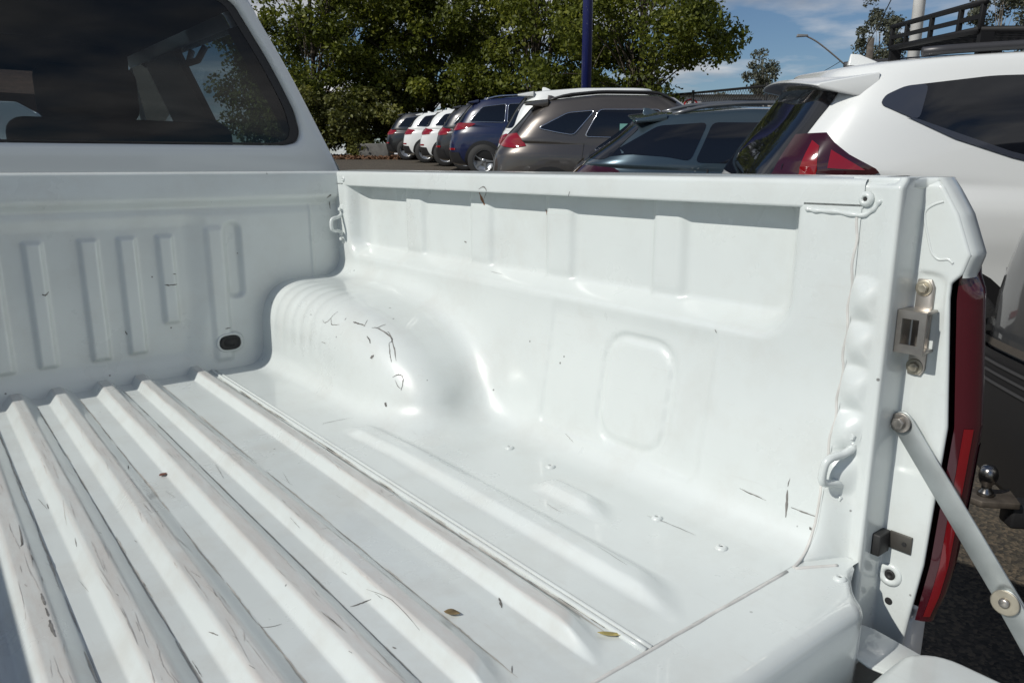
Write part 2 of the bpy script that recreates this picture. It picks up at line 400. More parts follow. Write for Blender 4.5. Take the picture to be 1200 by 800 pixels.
# rear pillar: wall end, flange, step and jamb face swept over the height
ZE = [-.16, -.08, .0, .19, .350, .368, .380, .403, .45, .480, .493]
YE = [-1.540, -1.547, -1.556, -1.562, -1.545, -1.545, -1.556, -1.562, -1.543, -1.524, -1.515]
def jamb_y(z): return np.interp(z, ZE, YE)
def solve_x(y, z):
    """x of the side pressing at a given y, z"""
    xs_ = np.linspace(.50, .80, 241); d = tub_sdf(xs_, np.full_like(xs_, y), np.full_like(xs_, z)); k = np.argmax(d < 0)
    if k == 0: return .50
    return float(xs_[k - 1] + (xs_[k] - xs_[k - 1]) * d[k - 1] / (d[k - 1] - d[k]))
def jamb_x(z): return LIPX + .048
def make_pillar():
    zs = np.concatenate([np.linspace(-.16, .0, 10), np.linspace(.003, .06, 30), np.linspace(.063, .478, 150), np.linspace(.480, .492, 8)]); rows = []
    for z in zs:
        ye = float(jamb_y(z)); xj = jamb_x(z)
        x0 = solve_x(-1.447, max(z, .0035)) if z < .4525 else LIPX
        ph = (z - .085) / .0575
        pil = (.5 + .5 * math.cos(2 * PI * (ph - .5))) ** .6 if .085 < z < .085 + 5 * .0575 else 0.0
        rnd = float(sstep(.480, .493, z)) * .010
        xe = .7345 + rnd; r = []
        for k in range(15):
            u = k / 14; y = -1.430 - .057 * u; w = float(sstep(-1.447, -1.487, y))
            bmp = math.sin(PI * min(max((u - .30) / .66, 0), 1)) ** .8
            r.append((x0 + (xe + .002 - x0) * w + .004 * float(sstep(-1.4475, -1.436, y)) - pil * .0085 * bmp + .004 * bmp * (1 - pil) * float(sstep(.06, .1, z)) + rnd, y))
        r += [(xe + .0005, -1.492), (xe, -1.4965), (xe + .0012, -1.4992), (xe + .0035, -1.5005)]
        for u in (.15, .35, .55, .75, .9): r.append((xe + .004 + (xj - xe - .006) * u, -1.501))
        r += [(xj - .001 + rnd, -1.5022), (xj + rnd * .5, -1.505)]
        for u in (.12, .25, .4, .55, .7, .85, .95):
            y = -1.505 + (ye + .004 + 1.505) * u
            dd = float(rbox2(np.float64(y), np.float64(z), -1.5395, -1.40, .12, .378, .016))
            r.append((xj + .004 * float(sstep(.003, -.003, dd)) + rnd * .5, y))
        r += [(xj + rnd * .5, ye + .004), (xj + .0012 + rnd, ye + .001), (xj + .004 + rnd, ye)]
        r += [(xj + .009, ye + .003), (xj + .010, ye + .03)]
        rows.append([(x, y, z + ZF) for x, y in r])
    a = np.array(rows); return from_np('rear_pillar', a.reshape(-1, 3), grid_faces(a.shape[0], a.shape[1])[:, ::-1], PAINT, UTE)
pil = make_pillar(); mirror(pil)
# outer corner cap above the tail lamp
def make_cap():
    rows = []
    for z in np.concatenate([np.linspace(.3755, .470, 24), np.linspace(.474, .4935, 8)]):
        ye = float(jamb_y(max(z, .38))); tp = float(sstep(.47, .495, z)); low = float(sstep(.41, .375, z))
        xo = .880 - .045 * tp ** 1.5 - .018 * low
        xj = jamb_x(z); p = [(xj + .003, ye + .0005), (xj + .006, ye - .0025), (.803, ye - .004), (.815, ye - .005), (.83, ye - .003), (.845, ye + .006), (.857, ye + .022), (.867, ye + .045), (xo - .002, ye + .075), (xo, -1.44)]
        rows.append([(min(x, xo), y, z + ZF - .0012 * tp) for x, y in p])
    a = np.array(rows); return from_np('corner_cap', a.reshape(-1, 3), grid_faces(a.shape[0], a.shape[1])[:, ::-1], PAINT, UTE)
cap = make_cap(); mirror(cap)
# top of the corner, closed over the jamb
ct = MB(); ct.plate([(.749, -1.44), (.749, -1.500), (.790, -1.503), (.793, -1.516), (.81, -1.520), (.835, -1.514), (.845, -1.44)], (0, 0, ZF + .478), (1, 0, 0), (0, 1, 0), .0142)
mirror(ct.build('corner_top', PAINT, UTE, bevel=.003, seg=2))
# tail lamp
def make_lamp(name):
    rows = []; N = 60
    for i in range(N + 1):
        z = -.085 + (.385 + .085) * i / N; u = i / N
        ye = float(jamb_y(min(z, .35))) - .004
        e = 1.0 - .55 * float(sstep(.93, 1.0, u)) - .25 * float(sstep(.10, 0, u))
        wx = (.067 - .022 * float(sstep(.30, 0.0, u))) * (1 if u < .9 else 1); by = .021 * e
        rows.append([(.8015 + wx * t, ye - by * (math.sin(PI * min(t * 1.15, 1) ** .9) ** .75) + (.11 * max(0, t - .75) / .25) ** 1.0, z + ZF) for t in np.linspace(0, 1, 17)])
    a = np.array(rows); return a
la = make_lamp('x')
def lamp_part(name, j0, j1, i0, i1, m, off=0.0):
    s = la[i0:i1, j0:j1].copy(); s[..., 1] -= off
    return from_np(name, s.reshape(-1, 3), grid_faces(s.shape[0], s.shape[1])[:, ::-1], m, UTE)
LENS = mat('tail_lens', (.05, .003, .008), .07, coat=1.0); LENS2 = mat('tail_lens_clear', (.10, .05, .07), .12, coat=1.0, bump=.5, bscale=300)
tl = lamp_part('tail_lamp', 0, 17, 0, 61, LENS)
l2 = lamp_part('reverse_lens', 7, 16, 18, 33, LENS2, .0012); l2.parent = tl
l4 = lamp_part('lamp_stripe', 1, 4, 1, 36, mat('tail_stripe', (.17, .004, .008), .08, coat=1.0), .0013); l4.parent = tl
for q in (tl,):
    c = mirror(q)
# body panel below and behind the lamp
MB().box((.800, -1.545, ZF - .36), (.862, -1.42, ZF - .088)).build('rear_quarter', WHITE, UTE, bevel=.012, seg=3)
MB().box((-.862, -1.545, ZF - .36), (-.800, -1.42, ZF - .088)).build('rear_quarter', WHITE, UTE, bevel=.012, seg=3)
MB().box((.803, -1.53, ZF - .088), (.860, -1.40, ZF + .374)).build('lamp_housing', BLACK, UTE)

# sill at the back of the floor
sp_ = [(-1.44, -.003), (-1.452, .0)] + [(-1.530 - .022 * math.sin(R(a)), -.022 + .022 * math.cos(R(a))) for a in range(0, 91, 10)] + [(-1.552, -.06), (-1.549, -.13), (-1.54, -.18)]
def sill_pt(t, y, z):
    # outer ends of the lip are rounded in plan and rolled down
    xm = .668 + .052 * float(sstep(-1.545, -1.498, y)); e = float(sstep(.955, 1.0, abs(t))); lip = float(sstep(-1.498, -1.520, y))
    return (t * xm, y + .010 * e * lip, z + ZF - .010 * e * e * lip)
xs = np.linspace(-.735, .735, 40)
a = np.array([[(x, -1.44, ZF - .003), (x, -1.452, ZF), (x, -1.475, ZF), (x, -1.4985, ZF)] for x in xs]); from_np('rear_sill', a.reshape(-1, 3), grid_faces(*a.shape[:2]), PAINT, UTE)
a = np.array([[(t * .72, -1.4985, ZF)] + [sill_pt(t, y, z) for y, z in [(-1.505, 0), (-1.512, 0), (-1.52, 0)] + sp_[2:]] for t in np.linspace(-1, 1, 160)])
lip_o = from_np('sill_lip', a.reshape(-1, 3), grid_faces(*a.shape[:2]), PAINT, UTE)
MB().plate([(-1.499, 0), (-1.5145, -.012), (-1.520, -.03), (-1.536, -.18), (-1.499, -.18)], (.669, 0, ZF - .004), (0, 1, 0), (0, 0, 1), -.002).build('sill_end', PAINT, UTE)
# headboard
def headboard_y(x, z):
    y = .004 * np.ones(np.broadcast(x, z).shape)
    ax = np.abs(x)
    y = y + .010 * sstep(.40, .34, ax + .25 * np.maximum(.18 - z, 0)) * sstep(.02, .06, z) * sstep(.40, .36, z)      # field the ribs stand in
    for x0, x1, z0 in ((-.075, -.035, .06), (.008, .048, .062), (.114, .157, .062), (.194, .236, .066), (.278, .318, .130)):
        y = y - .0115 * sstep(-.003, .009, -rbox2(x, z, x0, x1, z0, .345, .006))
    y = y + .012 * sstep(-.003, .012, -rbox2(x, z, .434, .478, .176, .37, .02)) - .006 * sstep(-.004, .012, -rbox2(x, z, .388, .436, .02, .36, .01))
    y = y - .014 * sstep(.402, .432, z) + .006 * np.exp(-((z - .405) / .012) ** 2) + .004 * sstep(.432, .49, z)
    y = y - .010 * sstep(.05, -.02, z)
    y = y - .003 * np.exp(-((x - .665) / .003) ** 2) * sstep(.41, .40, z)
    return y
def make_headboard():
    xs = np.linspace(-.80, .80, 560); zs = np.linspace(-.03, .482, 190)
    X, Z = np.meshgrid(xs, zs, indexing='ij'); Y = headboard_y(X, Z)
    # rolled top edge
    top = [(np.full_like(xs, .482 + .008 * math.sin(R(t))), headboard_y(xs, np.full_like(xs, .482)) + .008 - .008 * math.cos(R(t))) for t in range(10, 91, 10)]
    top.append((np.full_like(xs, .490), headboard_y(xs, np.full_like(xs, .482)) + .05)); top.append((np.full_like(xs, .40), headboard_y(xs, np.full_like(xs, .482)) + .052))
    Z = np.concatenate([Z] + [t[0][:, None] for t in top], 1); Y = np.concatenate([Y] + [t[1][:, None] for t in top], 1); X = np.repeat(xs[:, None], Z.shape[1], 1)
    return from_np('headboard', np.stack([X, Y, Z + ZF], -1).reshape(-1, 3), grid_faces(*X.shape), PAINT, UTE)
hb = make_headboard()

# ------------------------------------------------------------------ fittings of the bed
def bvh_of(o):
    me = o.data; return BVHTree.FromPolygons([v.co[:] for v in me.vertices], [p.vertices[:] for p in me.polygons])
BV = {k: bvh_of(o) for k, o in (('wall', wall_o), ('floor', floor_o), ('head', hb), ('rail', rail), ('pil', pil))}
def hit(px, py):
    r = ray(px, py).normalized(); best = None
    for b in BV.values():
        p, n, i, d = b.ray_cast(CAM, r)
        if p is not None and (best is None or d < best[2]): best = (p, n if n.dot(r) < 0 else -n, d)
    return best
def bead(pts, r, name, m=SEALER, parent=UTE, jit=.0, n=8):
    p = [Vector(q) + Vector((random.uniform(-jit, jit), random.uniform(-jit, jit), random.uniform(-jit, jit))) for q in pts]
    return MB().tube(p, r, n).build(name, m, parent, smooth=True)
def surf(x=None, y=None, z=None):
    if x is None: return Vector((float(wall_x(np.float64(y), np.float64(z))), y, z + ZF))
    return Vector((x, y, float(floor_z(np.float64(x), np.float64(y))) + ZF))
# lap seam between floor and side pressing: two folded edges with a groove between
bead([(.3745, .0 - 1.452 * i / 60, ZF + .0008) for i in range(61)], .0038, 'seam_fold', PAINT_FLOOR)
bead([(.3835, -.01 - 1.442 * i / 60, ZF + .0005) for i in range(61)], .0030, 'seam_fold', PAINT_FLOOR)
MB().box((.3765, -1.452, ZF - .004), (.3818, -.0, ZF + .0009)).build('seam_sealant', SEALER, UTE)
bead([(-.3745, .0 - 1.452 * i / 60, ZF + .0008) for i in range(61)], .0038, 'seam_fold', PAINT_FLOOR)
# sealant across the sill and up the pillar
pts = [Vector((-.66 + i * .02, -1.4535 + random.uniform(-.0006, .0006), ZF - .0006)) for i in range(66)]
bead(pts, .0026, 'sill_sealant')
q = []
for z in np.linspace(.448, .03, 84):
    q.append(Vector((solve_x(-1.447, z) + .0006, -1.4470 + .0016 * math.sin(2 * PI * (z - .085) / .0575) * float(sstep(.07, .10, z)) + random.uniform(-.0003, .0003), z + ZF)))
x_ = q[-1].x
for i in range(1, 14):
    x = x_ + (.655 - x_) * i / 13; zz = np.linspace(-.005, .06, 131); d_ = tub_sdf(np.full_like(zz, x), np.full_like(zz, -1.447), zz); k = np.argmax(d_ > 0)
    q.append(Vector((x, -1.447 - .0065 * i / 13, float(zz[k]) + ZF - .0004)))
MB().tube(q, .0021, 8).build('pillar_sealant', SEALER, UTE, smooth=True)
bead([(.655 + .05 * t, -1.456 - .030 * t, ZF - .0003) for t in np.linspace(0, 1, 12)], .0026, 'sill_sealant')
# embossed outline on the corner above the striker
em = []
for a_, b_ in smooth_curve([(1106, 236), (1094, 240), (1085, 247), (1084, 258), (1088, 280), (1092, 296), (1100, 304), (1111, 304), (1117, 309)], 5):
    h_ = BV['pil'].ray_cast(CAM, ray(a_, b_).normalized())
    if h_[0] is not None: em.append(h_[0] + Vector((.0006, 0, 0)))
if len(em) > 4: MB().tube(em, .0019, 8).build('embossed_edge', PAINT, UTE, smooth=True)
# thick weld seam under the rail end
ws = [(945, 244), (952, 246), (962, 247), (980, 248), (998, 251), (1012, 252), (1022, 247), (1029, 240), (1033, 234)]
ww = []
for a_, b_ in smooth_curve(ws, 4):
    h_ = hit(a_, b_)
    if h_: ww.append(h_[0] + h_[1] * .0005)
if len(ww) > 3: MB().tube(ww, [.0030 + .0006 * math.sin(i * 1.3) for i in range(len(ww))], 9).build('weld_seam', PAINT, UTE, smooth=True)

def dome_screw(p, n, r, name, m=PAINT):
    p, n = Vector(p), Vector(n)
    o = MB().lathe([(r * 1.0, -.002), (r, .0006), (r * .92, r * .22), (r * .70, r * .42), (r * .42, r * .52), (r * .36, r * .30), (.0003, r * .26)], p, n, 20).build(name, m, UTE, smooth=True)
    MB().lathe([(r * .30, 0), (r * .30, r * .05), (.0002, r * .055)], p + n * (r * .255), n, 6).build('socket', RUBBER, o)
    return o
for x, y in ((.631, -.892), (.631, -1.006), (.625, -1.25), (.625, -1.364), (.676, -1.505)):
    zz = .002
    if y > -1.45:
        h_ = BV['wall'].ray_cast(Vector((x, y, ZF + .2)), Vector((0, 0, -1))); dome_screw(h_[0], h_[1], .0085, 'floor_screw')
    else: dome_screw((x, y, ZF + .0), (0, 0, 1), .0085, 'floor_screw')
dome_screw((LIPX, -1.455, ZF + .466), (-1, 0, 0), .0095, 'rail_screw'); dome_screw((LIPX, -.045, ZF + .470), (-1, 0, 0), .0075, 'rail_screw')

def hexbolt(p, n, r, m, parent, washer=True, name='bolt'):
    p, n = Vector(p), Vector(n).normalized()
    o = MB().lathe([(r * 1.75, 0), (r * 1.75, r * .28), (r * 1.2, r * .34)], p, n, 24).build(name, m, parent, bevel=.0005) if washer else None
    h = MB().lathe([(r * 1.12, 0), (r * 1.12, r * .8), (r * .92, r * .98), (r * .55, r * .90)], p + n * (r * .3), n, 6).build('bolt_head' if washer else name, m, o if washer else parent, bevel=.0006)
    return o or h
# tie-down hooks: bent rod with flattened bolted feet
def hook(base, t_in, up, sz, name):
    """base: middle of the two feet, t_in: direction the loop stands out, up: along the feet"""
    base, t, u = Vector(base), Vector(t_in).normalized(), Vector(up).normalized(); s = sz; n = t.cross(u).normalized()
    pts = [base + u * (.78 * s), base + u * (.62 * s) + t * .001, base + u * (.46 * s) + t * (.012 * s / .036), base + u * (.43 * s) + t * (.6 * s), base + u * (.36 * s) + t * (.86 * s), base + u * (.18 * s) + t * (.96 * s),
           base - u * (.18 * s) + t * (.96 * s), base - u * (.36 * s) + t * (.86 * s), base - u * (.43 * s) + t * (.6 * s), base - u * (.46 * s) + t * (.012 * s / .036), base - u * (.62 * s) + t * .001, base - u * (.78 * s)]
    cur = smooth_curve(pts, 5)
    o = MB().tube(cur, .0043 * s / .036, 10).build(name, PAINT, UTE, smooth=True)
    for sg in (1, -1):
        c = base + u * (sg * .98 * s)
        f = MB().plate([(.008 * math.cos(a) * (1.0), .013 * math.sin(a)) for a in np.linspace(0, 2 * PI, 17)[:-1]], c + t * .0002, n, u, .0032).build('foot', PAINT, o, bevel=.0006)
        hexbolt(c + t * .003, t, .0045, PAINT, f, False, 'bolt')
    return o
hook((.7365, -1.472, ZF + .124), (-1, .30, 0), (0, -.10, 1), .045, 'tie_down_hook')
hook((.7395, -.028, ZF + .352), (-1, -.35, 0), (0, 0, 1), .040, 'tie_down_hook')

# striker for the tailgate latch
XJ = LIPX + .048 + .004
st = MB(); zc = ZF + .309; yc = -1.5145
outl = [(-.0125, -.052), (-.008, -.061), (.008, -.061), (.0125, -.052), (.0125, .052), (.008, .061), (-.008, .061), (-.0125, .052)]
strk = MB().plate([(-a_, b_) for a_, b_ in outl], (XJ - .0002, yc, zc), (0, 1, 0), (0, 0, 1), -.003).build('striker_bracket', STEEL, UTE, bevel=.0008)
arm = MB(); x0, x1 = XJ - .034, XJ - .003
arm.box((x0, yc - .020, zc + .022), (x1, yc + .014, zc + .0255)); arm.build('striker_arm', STEEL, strk, bevel=.001)
MB().box((x0, yc - .020, zc - .0275), (x1, yc + .014, zc - .024)).build('striker_arm', STEEL, strk, bevel=.001)
fr = MB(); X = x0
for a_, b_, c_, d_ in ((-.0215, -.0275, -.0135, .0255), (.0065, -.0275, .0165, .0255), (-.0135, -.0275, .0065, -.0165), (-.0135, .0155, .0065, .0255)):
    fr.box((X - .0035, yc + a_, zc + b_), (X, yc + c_, zc + d_))
fr.build('striker_loop', STEEL, strk)
sl = MB(); sl.box((x0, yc + .010, zc - .024), (x1, yc + .0135, zc + .022)); sl.build('striker_web', STEEL, strk)
for dz in (.050, -.050): hexbolt((XJ - .003, yc, zc + dz), (-1, 0, 0), .0058, GOLDZ, strk)
# rubber-tipped stop and plugs on the jamb
XS = LIPX + .048
stp = MB().box((XS - .030, -1.512, ZF + .004), (XS - .001, -1.4985, ZF + .034)).build('stop_block', RUBBER, UTE, bevel=.002)
MB().box((XS - .0035, -1.540, ZF + .010), (XS - .0003, -1.511, ZF + .034)).build('stop_bracket', mat('dark_zinc', (.10, .095, .085), .5, metal=.6), stp, bevel=.0008)
MB().lathe([(.003, 0), (.003, .0012), (.0002, .0013)], (XS - .0035, -1.531, ZF + .022), (-1, 0, 0), 12).build('stop_hole', RUBBER, stp)
rg = MB().lathe([(.0165, -.001), (.0155, .0018), (.0105, .0030), (.0075, .0012), (.0072, .0003)], (XS, -1.5165, ZF - .030), (-1, 0, 0), 24).build('plug_boss', PAINT, UTE, smooth=True)
MB().lathe([(.0072, 0), (.0066, .0014), (.0035, .0018), (.003, .0008), (.0002, .0008)], (XS - .0002, -1.5165, ZF - .030), (-1, 0, 0), 20).build('rubber_plug', RUBBER, rg, smooth=True)
MB().lathe([(.0052, 0), (.0050, .0006), (.0001, .0007)], (XS - .0002, -1.519, ZF - .068), (-1, 0, 0), 16).build('drain_hole', RUBBER, UTE)
# tailgate support strap, two links
pA = Vector((XS - .007, -1.5105, ZF + .186)); pB = Vector((XS - .010, -1.657, ZF + .004)); pC = Vector((XS - .016, -1.775, ZF - .150))
def link_plate(a_, b_, w, off, name, parent):
    d = (b_ - a_); L_ = d.length; d.normalize(); side = Vector((-1, 0, 0)); wv = d.cross(side).normalized(); h = w / 2
    poly = [(L_ + h * math.sin(t), h * math.cos(t)) for t in np.linspace(0, PI, 11)] + [(-h * math.sin(t), -h * math.cos(t)) for t in np.linspace(0, PI, 11)]
    return MB().plate(poly, a_ + side * off, d, wv, .0034).build(name, STRAPM, parent, bevel=.0009)
strap = link_plate(pA, pB + (pB - pA).normalized() * .012, .028, .0, 'tailgate_strap', UTE)
link2 = link_plate(pB, pC, .028, .0042, 'strap_lower_link', strap)
hexbolt(pA + Vector((-.0035, 0, 0)), (-1, 0, 0), .0075, STEEL, strap, True)
wsh = MB().lathe([(.0155, 0), (.0155, .0014), (.0145, .0018)], pB + Vector((-.0080, 0, 0)), (-1, 0, 0), 28).build('strap_washer', GOLDZ, strap)
MB().lathe([(.0062, 0), (.0060, .002), (.0045, .0034), (.001, .0038)], pB + Vector((-.0098, 0, 0)), (-1, 0, 0), 18).build('rivet', STEEL, wsh, smooth=True)
# grommet in the headboard
hy = float(headboard_y(np.float64(.427), np.float64(.066)))
gq = lambda rx, rz, y: [(.427 + rx * math.copysign(abs(math.cos(t)) ** .7, math.cos(t)), y, ZF + .066 + rz * math.copysign(abs(math.sin(t)) ** .8, math.sin(t))) for t in np.linspace(0, 2 * PI, 29)[:-1]]
def rings(rs, name, m, parent):
    k = 28; v = [p for r_ in rs for p in gq(*r_)]
    f = [(i * k + j, i * k + (j + 1) % k, (i + 1) * k + (j + 1) % k, (i + 1) * k + j) for i in range(len(rs) - 1) for j in range(k)] + [tuple((len(rs) - 1) * k + j for j in range(k))]
    return MB().add(v, f).build(name, m, parent, smooth=True)
bs = rings([(.036, .026, hy + .004), (.033, .024, hy - .002), (.029, .0205, hy - .0028), (.027, .019, hy - .001)], 'grommet_boss', PAINT, UTE)
rings([(.0265, .0185, hy - .0012), (.0255, .0175, hy - .005), (.021, .0135, hy - .006), (.019, .012, hy - .003), (.015, .009, hy - .0032), (.0135, .008, hy - .005)], 'grommet', RUBBER, bs)

# open tailgate
tg = MB()
def tg_outline(x1, y0, y1, r):
    p = [(x1 - r + r * math.cos(t), y1 + r - r * math.sin(t)) for t in np.linspace(0, PI / 2, 8)]
    q = [(x1 - .055 + .055 * math.cos(t), y0 - .055 + .055 * math.sin(t)) for t in np.linspace(PI / 2, 0, 9)]
    r_ = q + p; return r_ + [(-x, y) for x, y in reversed(r_)]
ol = tg_outline(.752, -1.575, -2.03, .03)
tgo = MB().plate(ol, (0, 0, ZF - .143), (1, 0, 0), (0, 1, 0), .062).build('tailgate', PAINT, UTE, bevel=.012, seg=4)
MB().plate(tg_outline(.67, -1.64, -1.97, .03), (0, 0, ZF - .0815), (1, 0, 0), (0, 1, 0), .004).build('tailgate_inner_panel', PAINT, tgo, bevel=.003)
hf = MB().plate([(-.062, .0), (-.060, .028), (-.045, .050), (.0, .056), (.012, .030), (.020, -.03), (-.01, -.045), (-.045, -.040)], (.728, -1.556, ZF - .094), (1, 0, 0), (0, 1, .18), .003).build('hinge_flange', PAINT, tgo, bevel=.001)
for sx in (-1, 1): MB().lathe([(.012, 0), (.012, .03)], (.70 * sx, -1.565, ZF - .150), (1, 0, 0), 14).build('hinge_pin', STEEL, tgo)
# rear bumper under the tailgate
MB().box((-.80, -1.70, ZF - .36), (.80, -1.48, ZF - .24)).build('rear_bumper', mat('bumper_grey', (.05, .05, .052), .45), UTE, bevel=.02, seg=3)
# chassis and wheels
MB().box((-.62, -1.50, ZF - .30), (.62, 3.0, ZF - .17)).build('chassis', BLACK, UTE)
def wheel(parent, x, y, z, r, w, side):
    t = MB().lathe([(r * .66, -w / 2), (r * .92, -w / 2), (r, -w * .34), (r, w * .34), (r * .92, w / 2), (r * .66, w / 2), (r * .66, -w / 2)], (x, y, z), (1, 0, 0) if isinstance(side, int) else side, 36, False).build('tyre', TYRE, parent, smooth=True)
    return t
for sx in (-1, 1):
    for y in (-.42, 2.45):
        w_ = empty('wheel', (0, 0, 0)); w_.parent = UTE
        wheel(w_, sx * .77, y, .37, .37, .25, 1)
        MB().lathe([(.245, -.10), (.24, .09), (.20, .115), (.05, .10), (.001, .10)], (sx * .77, y, .37), (sx, 0, 0), 28).build('rim', ALLOY, w_, smooth=True)

# ------------------------------------------------------------------ the cab
YC = .11
def mirror_loop(half):      # half: bottom centre -> right -> top centre
    return half + [(-x, z) for x, z in reversed(half[1:-1])]
def resample(poly, n):
    p = np.array(poly, float); d = np.r_[0, np.cumsum(np.hypot(*np.diff(p, axis=0).T))]; t = np.linspace(0, d[-1], n)
    return list(zip(np.interp(t, d, p[:, 0]), np.interp(t, d, p[:, 1])))
def segs(parts, ns):
    o = []
    for p, n in zip(parts, ns): o += resample(p, n)[:-1]
    return o + [parts[-1][-1]]
def rc(a): return [tuple(p) for p in smooth_curve(a, 6)]
win_half = segs([[(0, .553), (.655, .556)], rc([(.655, .556), (.692, .566), (.704, .592), (.700, .622)]), rc([(.700, .622), (.689, .66), (.638, .765), (.578, .868)]), rc([(.578, .868), (.552, .906), (.510, .926)]), [(.510, .926), (0, .938)]], (24, 12, 20, 10, 20))
out_half = segs([[(0, .36), (.80, .36)], rc([(.80, .36), (.846, .40), (.838, .445), (.820, .488)]), rc([(.820, .488), (.762, .606), (.697, .737), (.624, .868)]), rc([(.624, .868), (.592, .925), (.535, .962)]), [(.535, .962), (.25, .982), (0, .986)]], (24, 12, 20, 10, 20))
Wn, On = np.array(mirror_loop(win_half)), np.array(mirror_loop(out_half)); NL = len(Wn)
cen = np.array([0, .72])
def loop3(p2, y): return np.stack([p2[:, 0], np.full(len(p2), y) if np.isscalar(y) else y, p2[:, 1] + ZF], -1)
def lerp2(t): return Wn * (1 - t) + On * t
lean = lambda p: .05 * np.maximum(p[:, 1] - .55, 0)          # the back leans forward a little
L_ = [loop3(Wn * .992 + cen * .008, YC + .022 + lean(Wn)), loop3(Wn * .996 + cen * .004, YC + .006 + lean(Wn)), loop3(Wn, YC + .001 + lean(Wn))]
for t, dy in ((.06, -.003), (.15, -.003), (.4, -.001), (.65, .001), (.80, .006), (.90, .016), (.96, .028), (1.0, .05)): L_.append(loop3(lerp2(t), YC + dy + lean(lerp2(t))))
L_.append(loop3(On * 1.004 - cen * .004, YC + .11 + lean(On))); L_.append(loop3(On * 1.006 - cen * .006, .37))
a = np.array(L_); CABP = mat('cab_paint', (.66, .695, .70), .28, coat=.7, var=.03, vscale=1.5)
from_np('cab_back', a.reshape(-1, 3), grid_faces(a.shape[0], NL, True)[:, ::-1], CABP, UTE)
# rear glass and its black rubber edge
g = loop3(Wn * .991 + cen * .009, YC + .012 + lean(Wn)); gi = loop3(Wn * .955 + cen * .045, YC + .0115 + lean(Wn))
gl = from_np('rear_window', np.concatenate([g, [[0, YC + .012 + .008, ZF + .74]]]), [(i, (i + 1) % NL, NL) for i in range(NL)], TINT, UTE)
from_np('window_seal', np.concatenate([g, gi]) + np.array([0, -.0012, 0]), [(i, (i + 1) % NL, NL + (i + 1) % NL, NL + i) for i in range(NL)], BLACK, gl)
# headlining, roof, sides
def strip(prof, y0, y1, name, m, k=10):
    ys = np.linspace(y0, y1, k); a = np.array([[(x, y, z + ZF) for x, z in prof] for y in ys]); return from_np(name, a.reshape(-1, 3), grid_faces(*a.shape[:2]), m, UTE)
rp = [(-.624, .868), (-.592, .925), (-.535, .962), (-.25, .982), (0, .986), (.25, .982), (.535, .962), (.592, .925), (.624, .868)]
strip(rp, .36, 1.55, 'cab_roof', CABP)
strip([(x * .95, z - .025) for x, z in rp[1:-1]], .15, 1.55, 'headlining', mat('headlining', (.06, .06, .065), .9))
for sx in (-1, 1):
    strip([(sx * .845, -.38), (sx * .872, -.1), (sx * .872, .25), (sx * .845, .42), (sx * .81, .50), (sx * .79, .535)], .12, 2.0, 'door', CABP)
    strip([(sx * .77, -.38), (sx * .77, .30), (sx * .765, .53)], .15, 2.0, 'door_trim', FABRIC)
    # pillars and side glass between belt and roof
    def side(y, t): return Vector((sx * (.785 + (.615 - .785) * t), y, ZF + .535 + (.875 - .535) * t))
    for (ya, yb, yc_, yd), nm in (((.24, .29, .26, .32), 'rear_quarter_pillar'), ((.90, 1.34, .84, 1.22), 'door_pillar'), ((1.95, 2.02, 1.50, 1.56), 'windscreen_pillar')):
        q_ = [side(ya, 0), side(yb, 0), side(yd, 1), side(yc_, 1)]; off = Vector((-sx * .022, 0, -.006))
        MB().add([*q_, *[p + off for p in q_]], [(0, 1, 2, 3), (4, 7, 6, 5), (0, 4, 5, 1), (1, 5, 6, 2), (2, 6, 7, 3), (3, 7, 4, 0)]).build(nm, CABP if nm[0] == 'w' else BLACK, UTE)
    for ya, yb, yc_, yd in ((.29, .90, .32, .84), (1.34, 1.95, 1.22, 1.50)):
        off = Vector((-sx * .012, 0, 0)); MB().add([p + off for p in (side(ya, 0), side(yb, 0), side(yd, 1), side(yc_, 1))], [(0, 1, 2, 3)]).build('side_window', CLEAR, UTE)
MB().add([(-.76, 1.98, ZF + .535), (.76, 1.98, ZF + .535), (.60, 1.53, ZF + .90), (-.60, 1.53, ZF + .90)], [(0, 1, 2, 3)]).build('windscreen', CLEAR, UTE)
MB().box((-.79, 1.60, ZF + .25), (.79, 1.97, ZF + .50)).build('dashboard', FABRIC, UTE, bevel=.04, seg=3)
MB().box((-.80, .15, ZF - .36), (.80, 1.95, ZF - .30)).build('cab_floor', FABRIC, UTE)
a = np.array([[(x, y, ZF + z - .06 * (abs(x) / .85) ** 3) for x in np.linspace(-.86, .86, 19)] for y, z in ((1.96, .52), (2.4, .48), (2.9, .42), (3.2, .34), (3.3, .22), (3.34, .0), (3.32, -.4))])
from_np('bonnet', a.reshape(-1, 3), grid_faces(*a.shape[:2]), CABP, UTE)
for sx in (-1, 1): strip([(sx * .86, -.38), (sx * .875, 0), (sx * .87, .3), (sx * .84, .46)], 1.98, 3.25, 'front_wing', CABP)
def seat(x, y, w, top, hr):
    s_ = MB().box((x - w / 2, y, ZF - .02), (x + w / 2, y + .14, ZF + top)).build('seat_back', FABRIC, UTE, bevel=.05, seg=4)
    for hx in hr:
        MB().box((hx - (.155 if y > 1 else .125), y + .02, ZF + top - .01), (hx + (.155 if y > 1 else .125), y + .12, ZF + top + .17)).build('headrest', FABRIC, s_, bevel=.04, seg=4)
        for d in (-.05, .05): MB().tube([(hx + d, y + .07, ZF + top - .02), (hx + d, y + .07, ZF + top + .05)], .006, 8).build('headrest_post', CHROME, s_)
seat(0, .24, 1.30, .45, (-.42, .45)); seat(-.30, 1.02, .46, .56, ()); seat(.37, 1.02, .50, .66, (.37,))
